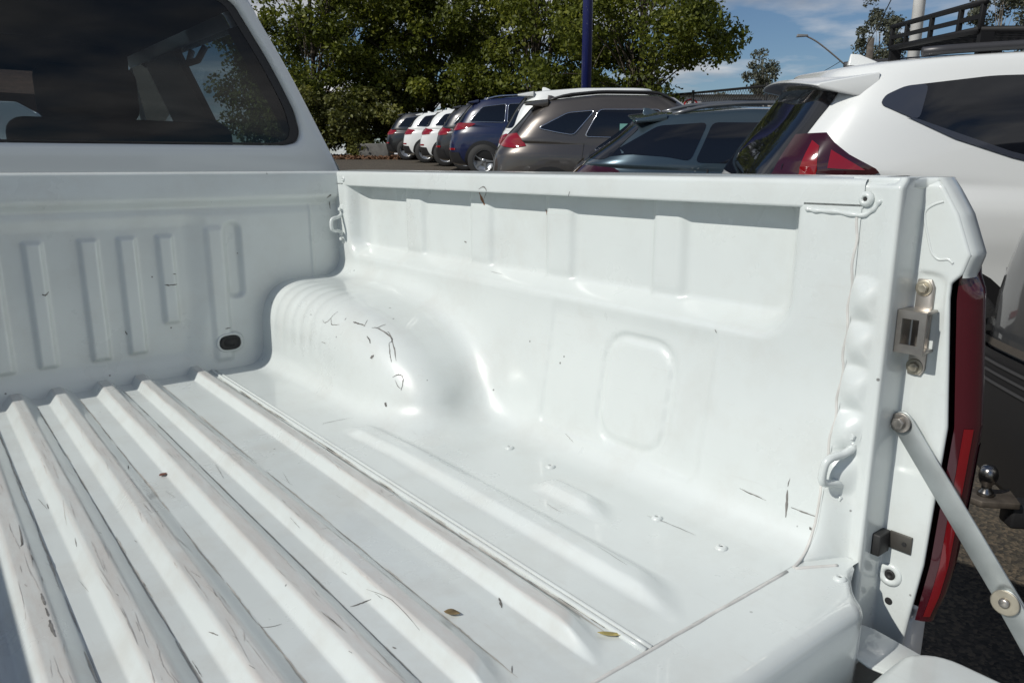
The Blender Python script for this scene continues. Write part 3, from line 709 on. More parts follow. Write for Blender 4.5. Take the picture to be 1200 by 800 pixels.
MB().tube(smooth_curve([(.06 + .17 * math.cos(t), 1.50, ZF + .50 + .17 * math.sin(t)) for t in np.linspace(0, 2 * PI, 13)], 3), .016, 8, cap=False).build('steering_wheel', BLACK, UTE, smooth=True).location = (.31, 0, -.03)
for sx in (-1, 1): MB().box((sx * .31 - .27, 1.40, ZF + .835), (sx * .31 + .27, 1.425, ZF + .955)).build('sun_visor', FABRIC, UTE, bevel=.01)
mir = MB().box((-.12, 1.45, ZF + .80), (.12, 1.48, ZF + .87)).build('mirror', BLACK, UTE, bevel=.01)
MB().tube([(.62, .60, ZF + .86), (.60, .62, ZF + .82), (.60, .72, ZF + .82), (.62, .74, ZF + .86)], .010, 8).build('grab_handle', mat('grey_plastic', (.2, .2, .21), .6), UTE, smooth=True)

# ------------------------------------------------------------------ cars (local frame: tail at x=0, nose at x=L, right side at -y)
PHI = R(-45)
HEAD = Vector((math.cos(PHI), math.sin(PHI), 0))
def plan(xr, xf, hw, n, N=128, nr=None):
    t = np.linspace(0, 2 * PI, 1441)[:-1]; c, s_ = np.cos(t), np.sin(t); nn = np.where(c < 0, nr or n, n)
    a, xm = (xf - xr) / 2, (xf + xr) / 2
    x = xm + a * np.sign(c) * np.abs(c) ** (2 / nn); y = hw * np.sign(s_) * np.abs(s_) ** (2 / nn)
    d = np.r_[0, np.cumsum(np.hypot(np.diff(np.r_[x, x[0]]), np.diff(np.r_[y, y[0]])))]; q = np.linspace(0, d[-1], N + 1)[:-1]
    return np.interp(q, d, np.r_[x, x[0]]), np.interp(q, d, np.r_[y, y[0]])
def body_mesh(name, levels, material, parent, N=128, sub=4):
    rings_ = []
    for zp, xr, xf, hw, n in levels:
        x, y = plan(xr, xf, hw, n, N)
        z = np.interp(x, [p[0] for p in zp], [p[1] for p in zp]) if isinstance(zp, list) else np.full(N, zp)
        if isinstance(zp, list):
            for _ in range(3): z = (np.roll(z, 1) + z + np.roll(z, -1)) / 3
        rings_.append(np.stack([x, y, z], -1))
    P = [2 * rings_[0] - rings_[1]] + rings_ + [2 * rings_[-1] - rings_[-2]]; o = []
    for i in range(1, len(P) - 2):
        a, b, c, d = P[i - 1:i + 3]; k = .62
        m1, m2 = (c - a) * .5 * k, (d - b) * .5 * k
        for j in range(sub):
            t = j / sub; o.append((2 * t ** 3 - 3 * t * t + 1) * b + (t ** 3 - 2 * t * t + t) * m1 + (-2 * t ** 3 + 3 * t * t) * c + (t ** 3 - t * t) * m2)
    o.append(P[-2]); V = np.concatenate(o); F = grid_faces(len(o), N, True)
    top = np.array([[V[-N:, 0].mean(), 0, V[-N:, 2].mean() + .004]]); nV = len(V)
    me_f = [tuple(q) for q in F] + [(nV - N + i, nV - N + (i + 1) % N, nV) for i in range(N)]
    ob = from_np(name, np.concatenate([V, top]), me_f, material, parent); bm = bmesh.new(); bm.from_mesh(ob.data); bmesh.ops.recalc_face_normals(bm, faces=bm.faces); bm.to_mesh(ob.data); bm.free()
    return ob
def sample_poly(poly, h):
    p = np.array(poly, float); q = []
    for i in range(len(p)):
        a, b = p[i], p[(i + 1) % len(p)]; n = max(1, int(np.hypot(*(b - a)) / h)); q += [a + (b - a) * k / n for k in range(n)]
    return q
def inpoly(pt, poly):
    x, y = pt; c = False; j = len(poly) - 1
    for i in range(len(poly)):
        xi, yi = poly[i]; xj, yj = poly[j]
        if (yi > y) != (yj > y) and x < (xj - xi) * (y - yi) / (yj - yi) + xi: c = not c
        j = i
    return c
def patch(bvh, poly, view, off, h=.05):
    """lay a 2D outline on the body from the side ('r','l': x,z) or from behind ('b': y,z); returns verts, faces"""
    b = sample_poly(poly, h); bx = [p[0] for p in b]; by = [p[1] for p in b]; pts = list(b)
    for u in np.arange(min(bx) + h / 2, max(bx), h):
        for w in np.arange(min(by) + h / 2, max(by), h):
            if inpoly((u, w), poly) and min((u - p[0]) ** 2 + (w - p[1]) ** 2 for p in b) > (h * .45) ** 2: pts.append((u, w))
    nb = len(b)
    vs, _, fs, *_r = delaunay_2d_cdt([Vector(p) for p in pts], [], [list(range(nb))], 1, 1e-6)
    V = []
    for p in vs:
        if view == 'b': o, d = Vector((-2, p[0], p[1])), Vector((1, 0, 0))
        elif view[0] == 'w':
            sg = -1 if view[1] == 'r' else 1; o, d = Vector((1.2, 0, p[1])), Vector((-math.cos(p[0]), sg * math.sin(p[0]), 0))
        else:
            sg = -1 if view == 'r' else 1; o, d = Vector((p[0], 2 * sg, p[1])), Vector((0, -sg, 0))
        hp, hn, i, dd = bvh.ray_cast(o, d)
        if hp is None: hp, hn, i, dd = bvh.find_nearest(o + d * 1.2)
        if (hn.dot(d) > 0) != (view[0] == 'w'): hn = -hn
        V.append(hp + hn * off)
    return V, [tuple(f) for f in fs]
def lay(bvh, specs, name, material, parent, off=.004, h=.05):
    m = MB()
    for poly, view in specs: m.add(*patch(bvh, poly, view, off, h))
    o = m.build(name, material, parent, smooth=True); return o
def rnd_poly(poly, r=.04, k=4):
    o = []; n = len(poly)
    for i in range(n):
        a, b, c = (Vector(poly[(i + j) % n]) for j in (-1, 0, 1)); da, dc = (a - b), (c - b)
        q = min(r, da.length * .45, dc.length * .45); p0, p1 = b + da.normalized() * q, b + dc.normalized() * q
        for t in np.linspace(0, 1, k): o.append(tuple((1 - t) ** 2 * p0 + 2 * t * (1 - t) * b + t * t * p1))
    return o
def car_wheel(parent, x, y, r, sg, w=.22):
    e = empty('wheel'); e.parent = parent
    MB().lathe([(r * .66, -w / 2), (r * .93, -w / 2), (r, -w * .33), (r, w * .33), (r * .93, w / 2), (r * .66, w / 2), (r * .66, -w / 2)], (x, y, r), (0, 1, 0), 32, False).build('tyre', TYRE, e, smooth=True)
    m = MB(); m.lathe([(r * .67, -w * .4), (r * .67, w * .42), (r * .60, w * .36), (r * .58, w * .20), (r * .16, w * .24), (r * .12, w * .32), (.001, w * .32)], (x, y, r), (0, sg, 0), 28); m.build('rim', ALLOY, e, smooth=True)
    for k in range(5):
        a = 2 * PI * k / 5; c, s_ = math.cos(a), math.sin(a); yy = y + sg * w * .30; p = lambda q, t: (x + c * q - s_ * t, yy, r + s_ * q + c * t)
        MB().add([p(r * .1, -.03), p(r * .1, .03), p(r * .62, .022), p(r * .62, -.022)], [(0, 1, 2, 3)]).build('spoke', ALLOY, e)

def suv_levels(L, W, H, belt=1.03, tail=(.0, .02, .07, .13, .34, .52), roof=((.0, -.13), (.25, -.035), (.42, 0.), (.62, -.02), (.75, -.08)), xf=(.74, .62, .545), hood=.98, tum=(.93, .85, .745)):
    hw = W / 2; rz = [(x * L, H + dz - .045) for x, dz in roof]
    return [(.24, .16, L - .2, hw * .84, 5), (.30, .05, L - .05, hw * .96, 6), (.52, tail[0], L, hw, 6), (.74, tail[1], L - .01, hw, 6),
            ([(0, .93), (L * .5, .88), (L, .80)], tail[2], L - .06, hw * .985, 6),
            ([(0, belt), (L * .7, belt - .06), (L * .78, hood), (L, hood - .16)], tail[3], L - .22, hw * .945, 5.5),
            ([(0, belt + .04), (L, belt - .02)], tail[3] + .03, L * xf[0], hw * tum[0], 5.5),
            ([(x, belt + (z - belt) * .62) for x, z in rz], tail[4], L * xf[1], hw * tum[1], 5.5),
            (rz, tail[5], L * xf[2], hw * tum[2], 5), ([(x, z + .03) for x, z in rz], tail[5] + .05, L * xf[2] - .07, hw * (tum[2] - .06), 5),
            ([(x, z + .042) for x, z in rz], tail[5] + .25, L * xf[2] - .3, hw * .35, 4)]
def spoiler(parent, x0, x1, z, hw, th, material, drop=.03):
    a = []
    for y in np.linspace(-hw, hw, 21):
        e = 1 - .5 * (abs(y) / hw) ** 4; k = (y / hw) ** 2
        a.append([(x1, y, z - .01 * k), (x0 + .02 + .05 * k, y, z - .028 - .03 * k), (x0 + .05 * k, y, z - .040 - .03 * k), (x0 + .02 + .05 * k, y, z - .055 - .03 * k), (x1, y, z - th * 1.4 - .02)])
    a = np.array(a); n = a.shape
    f = [tuple(q) for q in grid_faces(n[0], n[1])] + [tuple(range(5)), tuple((n[0] - 1) * 5 + i for i in reversed(range(5)))]
    return MB().add(a.reshape(-1, 3), f).build('spoiler', material, parent, bevel=.006, seg=2)
def place(e, px, py, d, L, W, name=None):
    """stand the car so that its near side plane passes the picture point at depth d, tail offset included"""
    p = at(px, py, d); right = Vector((HEAD.y, -HEAD.x, 0)); c = p - right * (W / 2)
    cx, cy = c.x + HEAD.x * L / 2, c.y + HEAD.y * L / 2
    z0 = gh(cx, cy); e.location = (c.x, c.y, gh(c.x, c.y)); e.rotation_euler = (0, 0, PHI)
    ex, ey = .5, .5
    nx = Vector((-(gh(cx + ex, cy) - gh(cx - ex, cy)) / (2 * ex), -(gh(cx, cy + ey) - gh(cx, cy - ey)) / (2 * ey), 1)).normalized()
    xh = (HEAD - nx * HEAD.dot(nx)).normalized(); yh = nx.cross(xh)
    e.rotation_euler = Matrix((xh, yh, nx)).transposed().to_euler()
    o = Vector((cx, cy, z0)) - xh * (L / 2); e.location = o
    return e

def build_car(name, label, paint, px, py, d, s0=0.0, L=4.5, W=1.85, H=1.66, lv=None, side=None, lamp_side=None, lamp_rear=None, rear_win=None, group=None, wheels=True, spoil=None, rails=None, fin=True, trim=True, hexes=None, lampm=None, chrome=True, gaps=(1.31, 2.15), belt=1.03, wr=.35, wb=(.83, .80)):
    e = empty(name); tag(e, label, 'car', group); lv = lv or suv_levels(L, W, H, belt)
    body = body_mesh('body', lv, paint, e); bv = bvh_of(body)
    side = side or [[(.52, belt + .10), (.80, belt + .40), (1.30, belt + .46), (1.28, belt + .08)], [(1.33, belt + .08), (1.35, belt + .46), (2.05, belt + .48), (2.12, belt + .06)], [(2.18, belt + .06), (2.11, belt + .48), (2.45, belt + .44), (3.05, belt + .05)]]
    for q in side:
        for v in ('r', 'l'):
            w = lay(bv, [(rnd_poly(q, .05), v)], 'side_window', DGLASS, e, .005)
            if chrome:
                m = MB(); V, F = patch(bv, [(p[0], p[1]) for p in rnd_poly(q, .05)], v, .006, .2); nb = len(sample_poly(rnd_poly(q, .05), .2))
                m.tube([*V[:nb], V[0]], .008, 6, cap=False); m.build('window_trim', CHROME if chrome is True else BLACK, w, smooth=True)
    hw = W / 2
    if rear_win is None: rear_win = [(-hw * .80, belt + .06), (hw * .80, belt + .06), (hw * .66, H - .17), (-hw * .66, H - .17)]
    lay(bv, [(rnd_poly(rear_win, .06), 'b')], 'rear_window', DGLASS, e, .005)
    ls = lamp_side or [(.42, 1.0), (.30, .88)]; lr = lamp_rear or [(hw * .80, .86), (hw * .55, .92), (hw * .55, 1.0), (hw * .85, 1.05)]
    lw = [(math.atan2(y_, 1.12), z_) for y_, z_ in lr] + [(math.atan2(hw * .96, 1.2 - s_), z_) for s_, z_ in ls]
    for v in ('wr', 'wl'): lay(bv, [(lw, v)], 'tail_lamp', lampm or REDL, e, .010, .035)
    # bumper cladding, plate and reflectors
    lay(bv, [([(-hw * .9, .30), (hw * .9, .30), (hw * .9, .52), (hw * .6, .56), (-hw * .6, .56), (-hw * .9, .52)], 'b')], 'bumper_trim', BLACK, e, .012)
    pl = lay(bv, [([(-.19, .70), (.19, .70), (.19, .81), (-.19, .81)], 'b')], 'number_plate', mat('plate_white', (.6, .6, .58), .5), e, .015, .1)
    for sg in (-1, 1): lay(bv, [([(sg * hw * .62, .57), (sg * hw * .86, .57), (sg * hw * .86, .61), (sg * hw * .62, .61)], 'b')], 'reflector', REDL, e, .014)
    if trim:
        for v in ('r', 'l'): lay(bv, [([(.4, .26), (L - .5, .26), (L - .5, .40), (.4, .40)], v)], 'sill_trim', BLACK, e, .010, .12)
    for wx in (wb[0], L - wb[1]):
        for v, sg in (('r', -1), ('l', 1)):
            if trim: lay(bv, [([(wx + (wr + .07) * math.cos(t), max(.25, wr + (wr + .07) * math.sin(t))) for t in np.linspace(0, 2 * PI, 33)[:-1]], v)], 'wheel_arch', BLACK, e, .012, .12)
            car_wheel(e, wx, sg * (hw - .085), wr, sg)
    for v, sg in (('r', -1), ('l', 1)):
        for hx in (1.45, 2.5):
            p, n, i, dd = bv.ray_cast(Vector((hx, sg * 2, belt - .10)), Vector((0, -sg, 0)))
            if p: MB().box((hx - .10, p.y - .018, p.z - .012), (hx + .10, p.y + .018, p.z + .012)).build('door_handle', paint, e, bevel=.008)
        for sx_ in gaps:
            m = MB(); pts_ = []
            for z in np.linspace(.42, belt, 14):
                p = bv.ray_cast(Vector((sx_ + (.10 * (z - .42) if sx_ < 2 else 0) - .12, sg * 2, z)), Vector((0, -sg, 0)))[0]
                if p: pts_.append(p)
            if len(pts_) > 2: m.tube(pts_, .006, 5).build('door_gap', RUBBER, e)
    if spoil: spoiler(e, *spoil, material=paint)
    if fin:
        x = fin if not isinstance(fin, bool) else .80; zt = bv.ray_cast(Vector((x, 0, 3)), Vector((0, 0, -1)))[0].z - .005
        MB().add([(x - .08, -.022, zt), (x + .12, -.022, zt - .002), (x + .12, .022, zt - .002), (x - .08, .022, zt), (x - .07, -.006, zt + .062), (x - .02, -.006, zt + .058), (x - .02, .006, zt + .058), (x - .07, .006, zt + .062)],
                 [(0, 1, 5, 4), (1, 2, 6, 5), (2, 3, 7, 6), (3, 0, 4, 7), (4, 5, 6, 7)]).build('antenna_fin', paint, e, bevel=.004)
    if rails:
        for sg in (-1, 1):
            pts_ = []
            for x in np.linspace(rails[0], rails[1], 16):
                p = bv.ray_cast(Vector((x, sg * rails[2], 3)), Vector((0, 0, -1)))[0]; u = (x - rails[0]) / (rails[1] - rails[0])
                pts_.append(p + Vector((0, 0, .045 * min(1, 6 * u, 6 * (1 - u)))))
            MB().tube(pts_, .018, 8).build('roof_rail', rails[3], e, smooth=True)
    right = Vector((HEAD.y, -HEAD.x, 0))
    place(e, px, py, d, L, W); e.location = Vector(e.location) + HEAD * s0
    return e, body, bv
def paintm(name, col, metal=.0, rough=.3): return mat(name, col, rough, metal=metal, coat=1.0, coat_rough=.04)
WPAINT = paintm('car_white', (.72, .74, .73)); 

# white SUV with the roof basket, nearest of the row
def white_suv():
    L, W, H = 4.8, 1.82, 1.80; hw = W / 2; belt = 1.16
    rz = [(.25, 1.655), (.6, 1.72), (1.0, 1.755), (1.6, 1.785), (2.4, 1.77), (3.0, 1.70), (3.4, 1.60)]
    lv = [(.30, .18, L - .2, hw * .84, 5), (.38, .06, L - .05, hw * .955, 6), (.58, .0, L, hw * .975, 6), (.80, .04, L - .01, hw * .985, 6), (.93, .08, L - .03, hw * 1.0, 6),
          ([(0, 1.10), (L * .5, 1.04), (L, .92)], .10, L - .06, hw * .995, 6), ([(0, 1.22), (L * .7, 1.12), (L * .78, 1.06), (L, .95)], .15, L - .22, hw * .955, 5.5),
          ([(0, 1.28), (L, 1.14)], .19, L * .74, hw * .94, 5.5), ([(.2, 1.50), (1, 1.54), (2.4, 1.54), (3.4, 1.45)], .36, L * .65, hw * .875, 5.5),
          (rz, .48, L * .57, hw * .79, 5), ([(x, z + .032) for x, z in rz], .53, L * .57 - .07, hw * .72, 5), ([(x, z + .045) for x, z in rz], .8, L * .57 - .3, hw * .35, 4)]
    paint = WPAINT
    q = [(.77, 1.645), (.69, 1.60), (.67, 1.56), (.77, 1.515), (1.0, 1.42), (1.25, 1.335), (1.50, 1.275), (1.54, 1.70), (1.15, 1.69)]
    e, body, bv = build_car('parked_suv', 'white SUV with black roof basket parked just behind the cargo bed', paint, 1000, 200, 3.7, -.56, L, W, H, lv,
        side=[q, [(1.60, 1.26), (1.62, 1.70), (2.25, 1.70), (2.30, 1.22)], [(2.36, 1.22), (2.31, 1.70), (2.7, 1.66), (3.4, 1.20)]],
        lamp_side=[(.25, 1.425), (.34, 1.38), (.46, 1.325), (.62, 1.262), (.64, 1.245), (.44, 1.19), (.25, 1.00)], lamp_rear=[(hw * .86, .98), (hw * .72, 1.0), (hw * .80, 1.41)],
        rear_win=[(-hw * .72, 1.16), (hw * .72, 1.16), (hw * .66, 1.64), (-hw * .66, 1.64)], lampm=DREDL, spoil=(.32, .66, 1.722, hw * .745, .085), fin=.78, chrome=False, gaps=(1.85, 2.75), belt=1.10, wr=.38, wb=(.98, .9))
    # brighter bars inside the lamps
    for sg, v in ((-1, 'r'), (1, 'l')):
        T_ = lambda q_: [(math.atan2(hw * .96, 1.2 - a_), b_) for a_, b_ in q_]
        lay(bv, [(T_([(.10, 1.04), (.15, 1.385), (.235, 1.36), (.275, 1.25), (.22, 1.04)]), 'w' + v)], 'lamp_bar', REDL, e, .014, .03)
        lay(bv, [(T_([(.335, 1.345), (.345, 1.262), (.565, 1.255)]), 'w' + v)], 'lamp_bar', REDL, e, .014, .03)
        lay(bv, [(rnd_poly([(.77, 1.645), (.685, 1.603), (.66, 1.56), (.77, 1.51), (.83, 1.49), (.87, 1.655)], .03), v)], 'quarter_panel', mat('grey_trim', (.035, .04, .055), .2, coat=.5), e, .007, .05)
        lay(bv, [(rnd_poly([(.83, 1.492), (1.0, 1.432), (1.25, 1.348), (1.50, 1.288), (1.50, 1.262), (1.25, 1.322), (.99, 1.405), (.77, 1.505)], .004), v)], 'window_sill_trim', mat('grey_trim', (.035, .04, .055), .2, coat=.5), e, .0075, .05)
    # roof rails and the basket
    for sg in (-1, 1):
        pts_ = [bv.ray_cast(Vector((x, sg * .63, 3)), Vector((0, 0, -1)))[0] + Vector((0, 0, .03)) for x in np.linspace(.86, 2.7, 16)]
        MB().tube(pts_, .022, 8).build('roof_rail', mat('rail_grey', (.06, .06, .065), .4, metal=.3), e, smooth=True)
    RACK = mat('rack_black', (.006, .006, .007), .6, spec=.3)
    bz = 1.905; x0, x1, y0 = 1.12, 2.62, .60
    bk = MB().tube([(x0, -y0, bz), (x1, -y0, bz), (x1, y0, bz), (x0, y0, bz), (x0, -y0, bz)], .017, 8).build('basket_frame', RACK, e, smooth=True)
    for i in range(12):
        y = -y0 + .06 + i * (2 * y0 - .12) / 11; MB().box((x0, y - .008, bz - .012), (x1, y + .008, bz - .002)).build('basket_bar', RACK, bk)
    for i in range(34):
        x = x0 + .03 + i * (x1 - x0 - .06) / 33; MB().box((x - .0055, -y0, bz + .000), (x + .0055, y0, bz + .008)).build('basket_slat', RACK, bk)
    for i, y in enumerate((-y0, -.36, 0.0, .36, y0)): MB().box((x0 - .012, y - .012, bz), (x0 + .012, y + .012, bz + .118)).build('basket_post', RACK, bk, bevel=.004)
    MB().tube([(x0, -y0 - .02, bz + .125), (x0, y0 + .02, bz + .125)], .015, 8).build('basket_rail', RACK, bk, smooth=True)
    MB().box((x0 - .008, -y0, bz + .050), (x0 + .008, y0, bz + .072)).build('basket_rail', RACK, bk)
    for x in (1.15, 1.75, 2.35):
        for y in (-.60, .60): MB().box((x - .03, y - .02, bz - .11), (x + .03, y + .02, bz - .01)).build('basket_foot', RACK, bk)
    return e
white_suv()

def car_paint(name, c, m=.6): return paintm(name, c, m, .32)
TEAL = car_paint('teal_metallic', (.050, .078, .098)); BRONZE = car_paint('bronze_metallic', (.082, .073, .066)); NAVY = car_paint('navy', (.002, .007, .042), .0); CHAR = car_paint('charcoal', (.02, .021, .024), .2); BLK = car_paint('black_metallic', (.005, .006, .008), .0); SILV = car_paint('grey_metallic', (.16, .165, .17))
# blue-grey SUV
L, W, H = 4.7, 1.86, 1.53; belt = 1.02
build_car('parked_suv', 'blue-grey SUV with dark glass between the bronze and white SUVs', TEAL, 690, 195, 6.6, -.25, L, W, H,
    suv_levels(L, W, H, belt, tail=(.0, .02, .08, .17, .47, .66), roof=((.10, -.10), (.2, -.05), (.34, 0.), (.5, -.01), (.7, -.09)), tum=(.935, .86, .75)),
    side=[[(.36, 1.10), (.83, 1.37), (1.24, 1.40), (1.10, 1.085), (.9, 1.12), (.6, 1.135)], [(1.28, 1.40), (2.1, 1.40), (2.14, 1.06), (1.14, 1.075)], [(2.2, 1.06), (2.16, 1.40), (2.5, 1.37), (3.15, 1.04)]],
    lamp_side=[(.30, 1.03), (.44, .99), (.52, .93)], lamp_rear=[(.80, .93), (.40, .95), (.40, 1.0), (.85, 1.03)], lampm=DREDL, spoil=(.58, .90, 1.478, .67, .035), chrome=False, rails=(.95, 2.5, .62, SILV), belt=belt)
# bronze SUV
L, W, H = 4.5, 1.85, 1.66; belt = 1.06
e, body, bv = build_car('parked_suv', 'bronze-brown SUV with bright red tail lamp, just beyond the blue-grey SUV', BRONZE, 600, 170, 9.8, -.34, L, W, H,
    suv_levels(L, W, H, belt, tail=(.0, .02, .06, .14, .40, .56), roof=((.05, -.13), (.2, -.05), (.32, 0.), (.5, -.01), (.7, -.10)), tum=(.935, .86, .75)),
    side=[[(.66, 1.24), (1.04, 1.43), (1.38, 1.46), (1.12, 1.16), (.92, 1.19)], [(1.44, 1.47), (2.2, 1.47), (2.25, 1.12), (1.26, 1.14)], [(2.3, 1.12), (2.26, 1.47), (2.6, 1.42), (3.2, 1.1)]],
    lamp_side=[(.20, 1.175), (.34, 1.12), (.46, 1.02), (.25, .99)], lamp_rear=[(.82, 1.0), (.50, 1.03), (.50, 1.12), (.86, 1.17)], spoil=(.42, .78, 1.605, .69, .06), rails=(.75, 2.4, .62, BLACK), belt=belt)
lay(bv, [([(1.70, 1.16), (1.70, 1.30), (1.98, 1.30), (1.96, 1.15)], 'r')], 'window_notice', mat('paper_green', (.12, .30, .27), .6), e, .007)
# white SUV behind the bronze one
L, W, H = 4.9, 1.9, 1.80
build_car('parked_suv', 'white SUV half hidden behind the bronze SUV', WPAINT, 605, 120, 12.6, -.42, L, W, H, suv_levels(L, W, H, 1.08, roof=((.05, -.12), (.15, -.05), (.3, 0.), (.5, -.0), (.7, -.08))), spoil=(.36, .68, 1.745, .70, .05), fin=.85, belt=1.08)
L, W, H = 4.7, 1.88, 1.69
build_car('parked_suv', 'dark blue SUV with its red tail lamp lit by sun', NAVY, 530, 150, 16.2, -.16, L, W, H, suv_levels(L, W, H, 1.06), lamp_side=[(.50, 1.13), (.62, 1.11), (.30, 1.0)], lamp_rear=[(.75, .97), (.30, 1.0), (.30, 1.06), (.85, 1.13)], spoil=(.42, .70, 1.625, .68, .045), rails=(.8, 2.5, .62, CHROME), belt=1.06)
for nm, lab, pm, px, dd, s0, H in (('parked_car', 'charcoal hatchback beside the dark blue SUV, mostly hidden', CHAR, 512, 18.9, -.12, 1.66), ('parked_car', 'white hatchback with red tail lamp next to the charcoal one', WPAINT, 492, 21.4, -.10, 1.62),
                              ('parked_car', 'white car with dark lower bumper next to the black SUV', WPAINT, 472, 23.9, -.1, 1.60), ('parked_suv', 'black SUV at the far left end of the row under trees', BLK, 452, 26.6, -.1, 1.66)):
    build_car(nm, lab, pm, px, 160, dd, s0, 4.4, 1.82, H, suv_levels(4.4, 1.82, H, 1.02), spoil=(.42, .70, H - .065, .64, .045), belt=1.02)

# grey SUV at the right edge with a tow ball
def tow_suv():
    L, W, H = 4.8, 1.87, 1.82; hw = W / 2
    lv = suv_levels(L, W, H, 1.14, tail=(.0, .015, .02, .04, .22, .40))
    paint = car_paint('graphite', (.085, .09, .095), .5)
    e, body, bv = build_car('parked_suv', 'graphite SUV at the right edge with chrome tow ball and dark bumper', paint, 1200, 300, 2.6, 0, L, W, H, lv,
        lamp_rear=[(hw * .92, .88), (hw * .86, .90), (hw * .84, 1.10), (hw * .88, 1.32)], lamp_side=[(.30, 1.32), (.36, 1.12), (.28, .90)], lampm=DREDL, chrome=False, belt=1.12, wr=.38, wb=(.98, .9), fin=False)
    bm_ = lay(bv, [(rnd_poly([(-hw * .96, .36), (hw * .96, .36), (hw * .97, .70), (hw * .8, .76), (-hw * .8, .76), (-hw * .97, .70)], .05), 'b')], 'rear_bumper', BLACK, e, .045)
    lay(bv, [([(-hw * .95, .775), (hw * .95, .775), (hw * .95, .80), (-hw * .95, .80)], 'b')], 'bumper_strip', CHROME, e, .05)
    for z in (.66, .69, .72): lay(bv, [([(-hw * .9, z), (hw * .9, z), (hw * .9, z + .010), (-hw * .9, z + .010)], 'b')], 'step_rib', mat('grey_trim2', (.05, .05, .052), .5), e, .055)
    # tow bar
    tb = MB().box((-.15, -.035, .36), (.25, .035, .43)).build('tow_tongue', BLACK, e, bevel=.008)
    MB().plate([(-.24, -.045), (-.14, -.05), (-.12, .05), (-.24, .045), (-.27, 0)], (0, 0, .425), (1, 0, 0), (0, 1, 0), .02).build('tow_plate', mat('rusty_zinc', (.09, .075, .06), .6, metal=.4, var=.4, vscale=30), tb, bevel=.004)
    MB().lathe([(.022, 0), (.020, .012), (.013, .02), (.013, .032), (.020, .040), (.0245, .054), (.025, .064), (.022, .078), (.014, .088), (.006, .0895)], (-.21, 0, .444), (0, 0, 1), 24).build('tow_ball', mat('worn_chrome', (.30, .29, .28), .22, metal=1.0), tb, smooth=True)
    for y in (-.05, .05): MB().tube([(-.04, y, .37), (-.06, y * 1.5, .33), (-.10, y * 1.6, .35), (-.11, y * 1.5, .39)], .009, 8).build('chain_shackle', STEEL, tb, smooth=True)
    # badges
    def badge(txt, y, z, size):
        c = bpy.data.curves.new('badge', 'FONT'); c.body = txt; c.size = size; c.extrude = .002; c.space_character = 1.15
        o = bpy.data.objects.new('badge', c); COL.objects.link(o); dg = bpy.context.evaluated_depsgraph_get(); me = bpy.data.meshes.new_from_object(o.evaluated_get(dg)); bpy.data.objects.remove(o)
        p = bv.ray_cast(Vector((-2, y, z)), Vector((1, 0, 0)))[0]
        b = link('badge', me, e, CHROME); b.rotation_euler = (PI / 2, 0, -PI / 2); b.location = (p.x - .012, y, z)
        return b
    badge('ISUZU', hw * .77, .955, .062); badge('MU-X', hw * .79, .865, .075)
    # the ball's place fixes the car
    target = at(1155, 577, 2.13); off = Vector((-.21, 0, .50)); e.rotation_euler = (0, 0, PHI)
    p = target - Matrix.Rotation(PHI, 3, 'Z') @ off; e.location = (p.x, p.y, 0)
    return e
tow_suv()

# ------------------------------------------------------------------ trees
def leaf_mat(name, dark, mid, bright, trans=.35):
    m = bpy.data.materials.new(name); m.use_nodes = True; t = m.node_tree; t.nodes.clear(); o = t.nodes.new('ShaderNodeOutputMaterial')
    g = t.nodes.new('ShaderNodeNewGeometry'); r = t.nodes.new('ShaderNodeValToRGB'); e = r.color_ramp.elements
    e[0].color = (*dark, 1); e[1].color = (*bright, 1); k = e.new(.6); k.color = (*mid, 1)
    tcn = t.nodes.new('ShaderNodeTexCoord'); n = t.nodes.new('ShaderNodeTexNoise'); n.inputs['Scale'].default_value = .5; n.inputs['Detail'].default_value = 3; t.links.new(tcn.outputs['Object'], n.inputs['Vector'])
    a = t.nodes.new('ShaderNodeMath'); a.operation = 'MULTIPLY_ADD'; t.links.new(g.outputs['Random Per Island'], a.inputs[0]); a.inputs[1].default_value = .55; a.inputs[2].default_value = -.05
    b = t.nodes.new('ShaderNodeMath'); b.operation = 'MULTIPLY_ADD'; t.links.new(n.outputs['Fac'], b.inputs[0]); b.inputs[1].default_value = .9; b.inputs[2].default_value = -.22
    c = t.nodes.new('ShaderNodeMath'); c.operation = 'ADD'; t.links.new(a.outputs[0], c.inputs[0]); t.links.new(b.outputs[0], c.inputs[1]); t.links.new(c.outputs[0], r.inputs['Fac'])
    d = t.nodes.new('ShaderNodeBsdfPrincipled'); d.inputs['Roughness'].default_value = .55; tr = t.nodes.new('ShaderNodeBsdfTranslucent'); t.links.new(r.outputs['Color'], d.inputs['Base Color']); t.links.new(r.outputs['Color'], tr.inputs['Color'])
    mxs = t.nodes.new('ShaderNodeMixShader'); mxs.inputs[0].default_value = trans; t.links.new(d.outputs[0], mxs.inputs[1]); t.links.new(tr.outputs[0], mxs.inputs[2]); t.links.new(mxs.outputs[0], o.inputs[0])
    MATS[name] = m; return m
LEAF = leaf_mat('leaf_green', (.036, .054, .008), (.16, .19, .024), (.40, .40, .06), .5)
LEAFY = leaf_mat('leaf_olive', (.045, .055, .014), (.15, .16, .034), (.32, .30, .075))
GUM = leaf_mat('leaf_gum', (.06, .068, .045), (.12, .128, .085), (.20, .20, .14), .35)
BARK = mat('bark', (.085, .068, .052), .9, var=.4, vscale=6, bump=.6, bscale=14)
PALEBARK = mat('pale_bark', (.28, .25, .21), .9, var=.35, vscale=4)
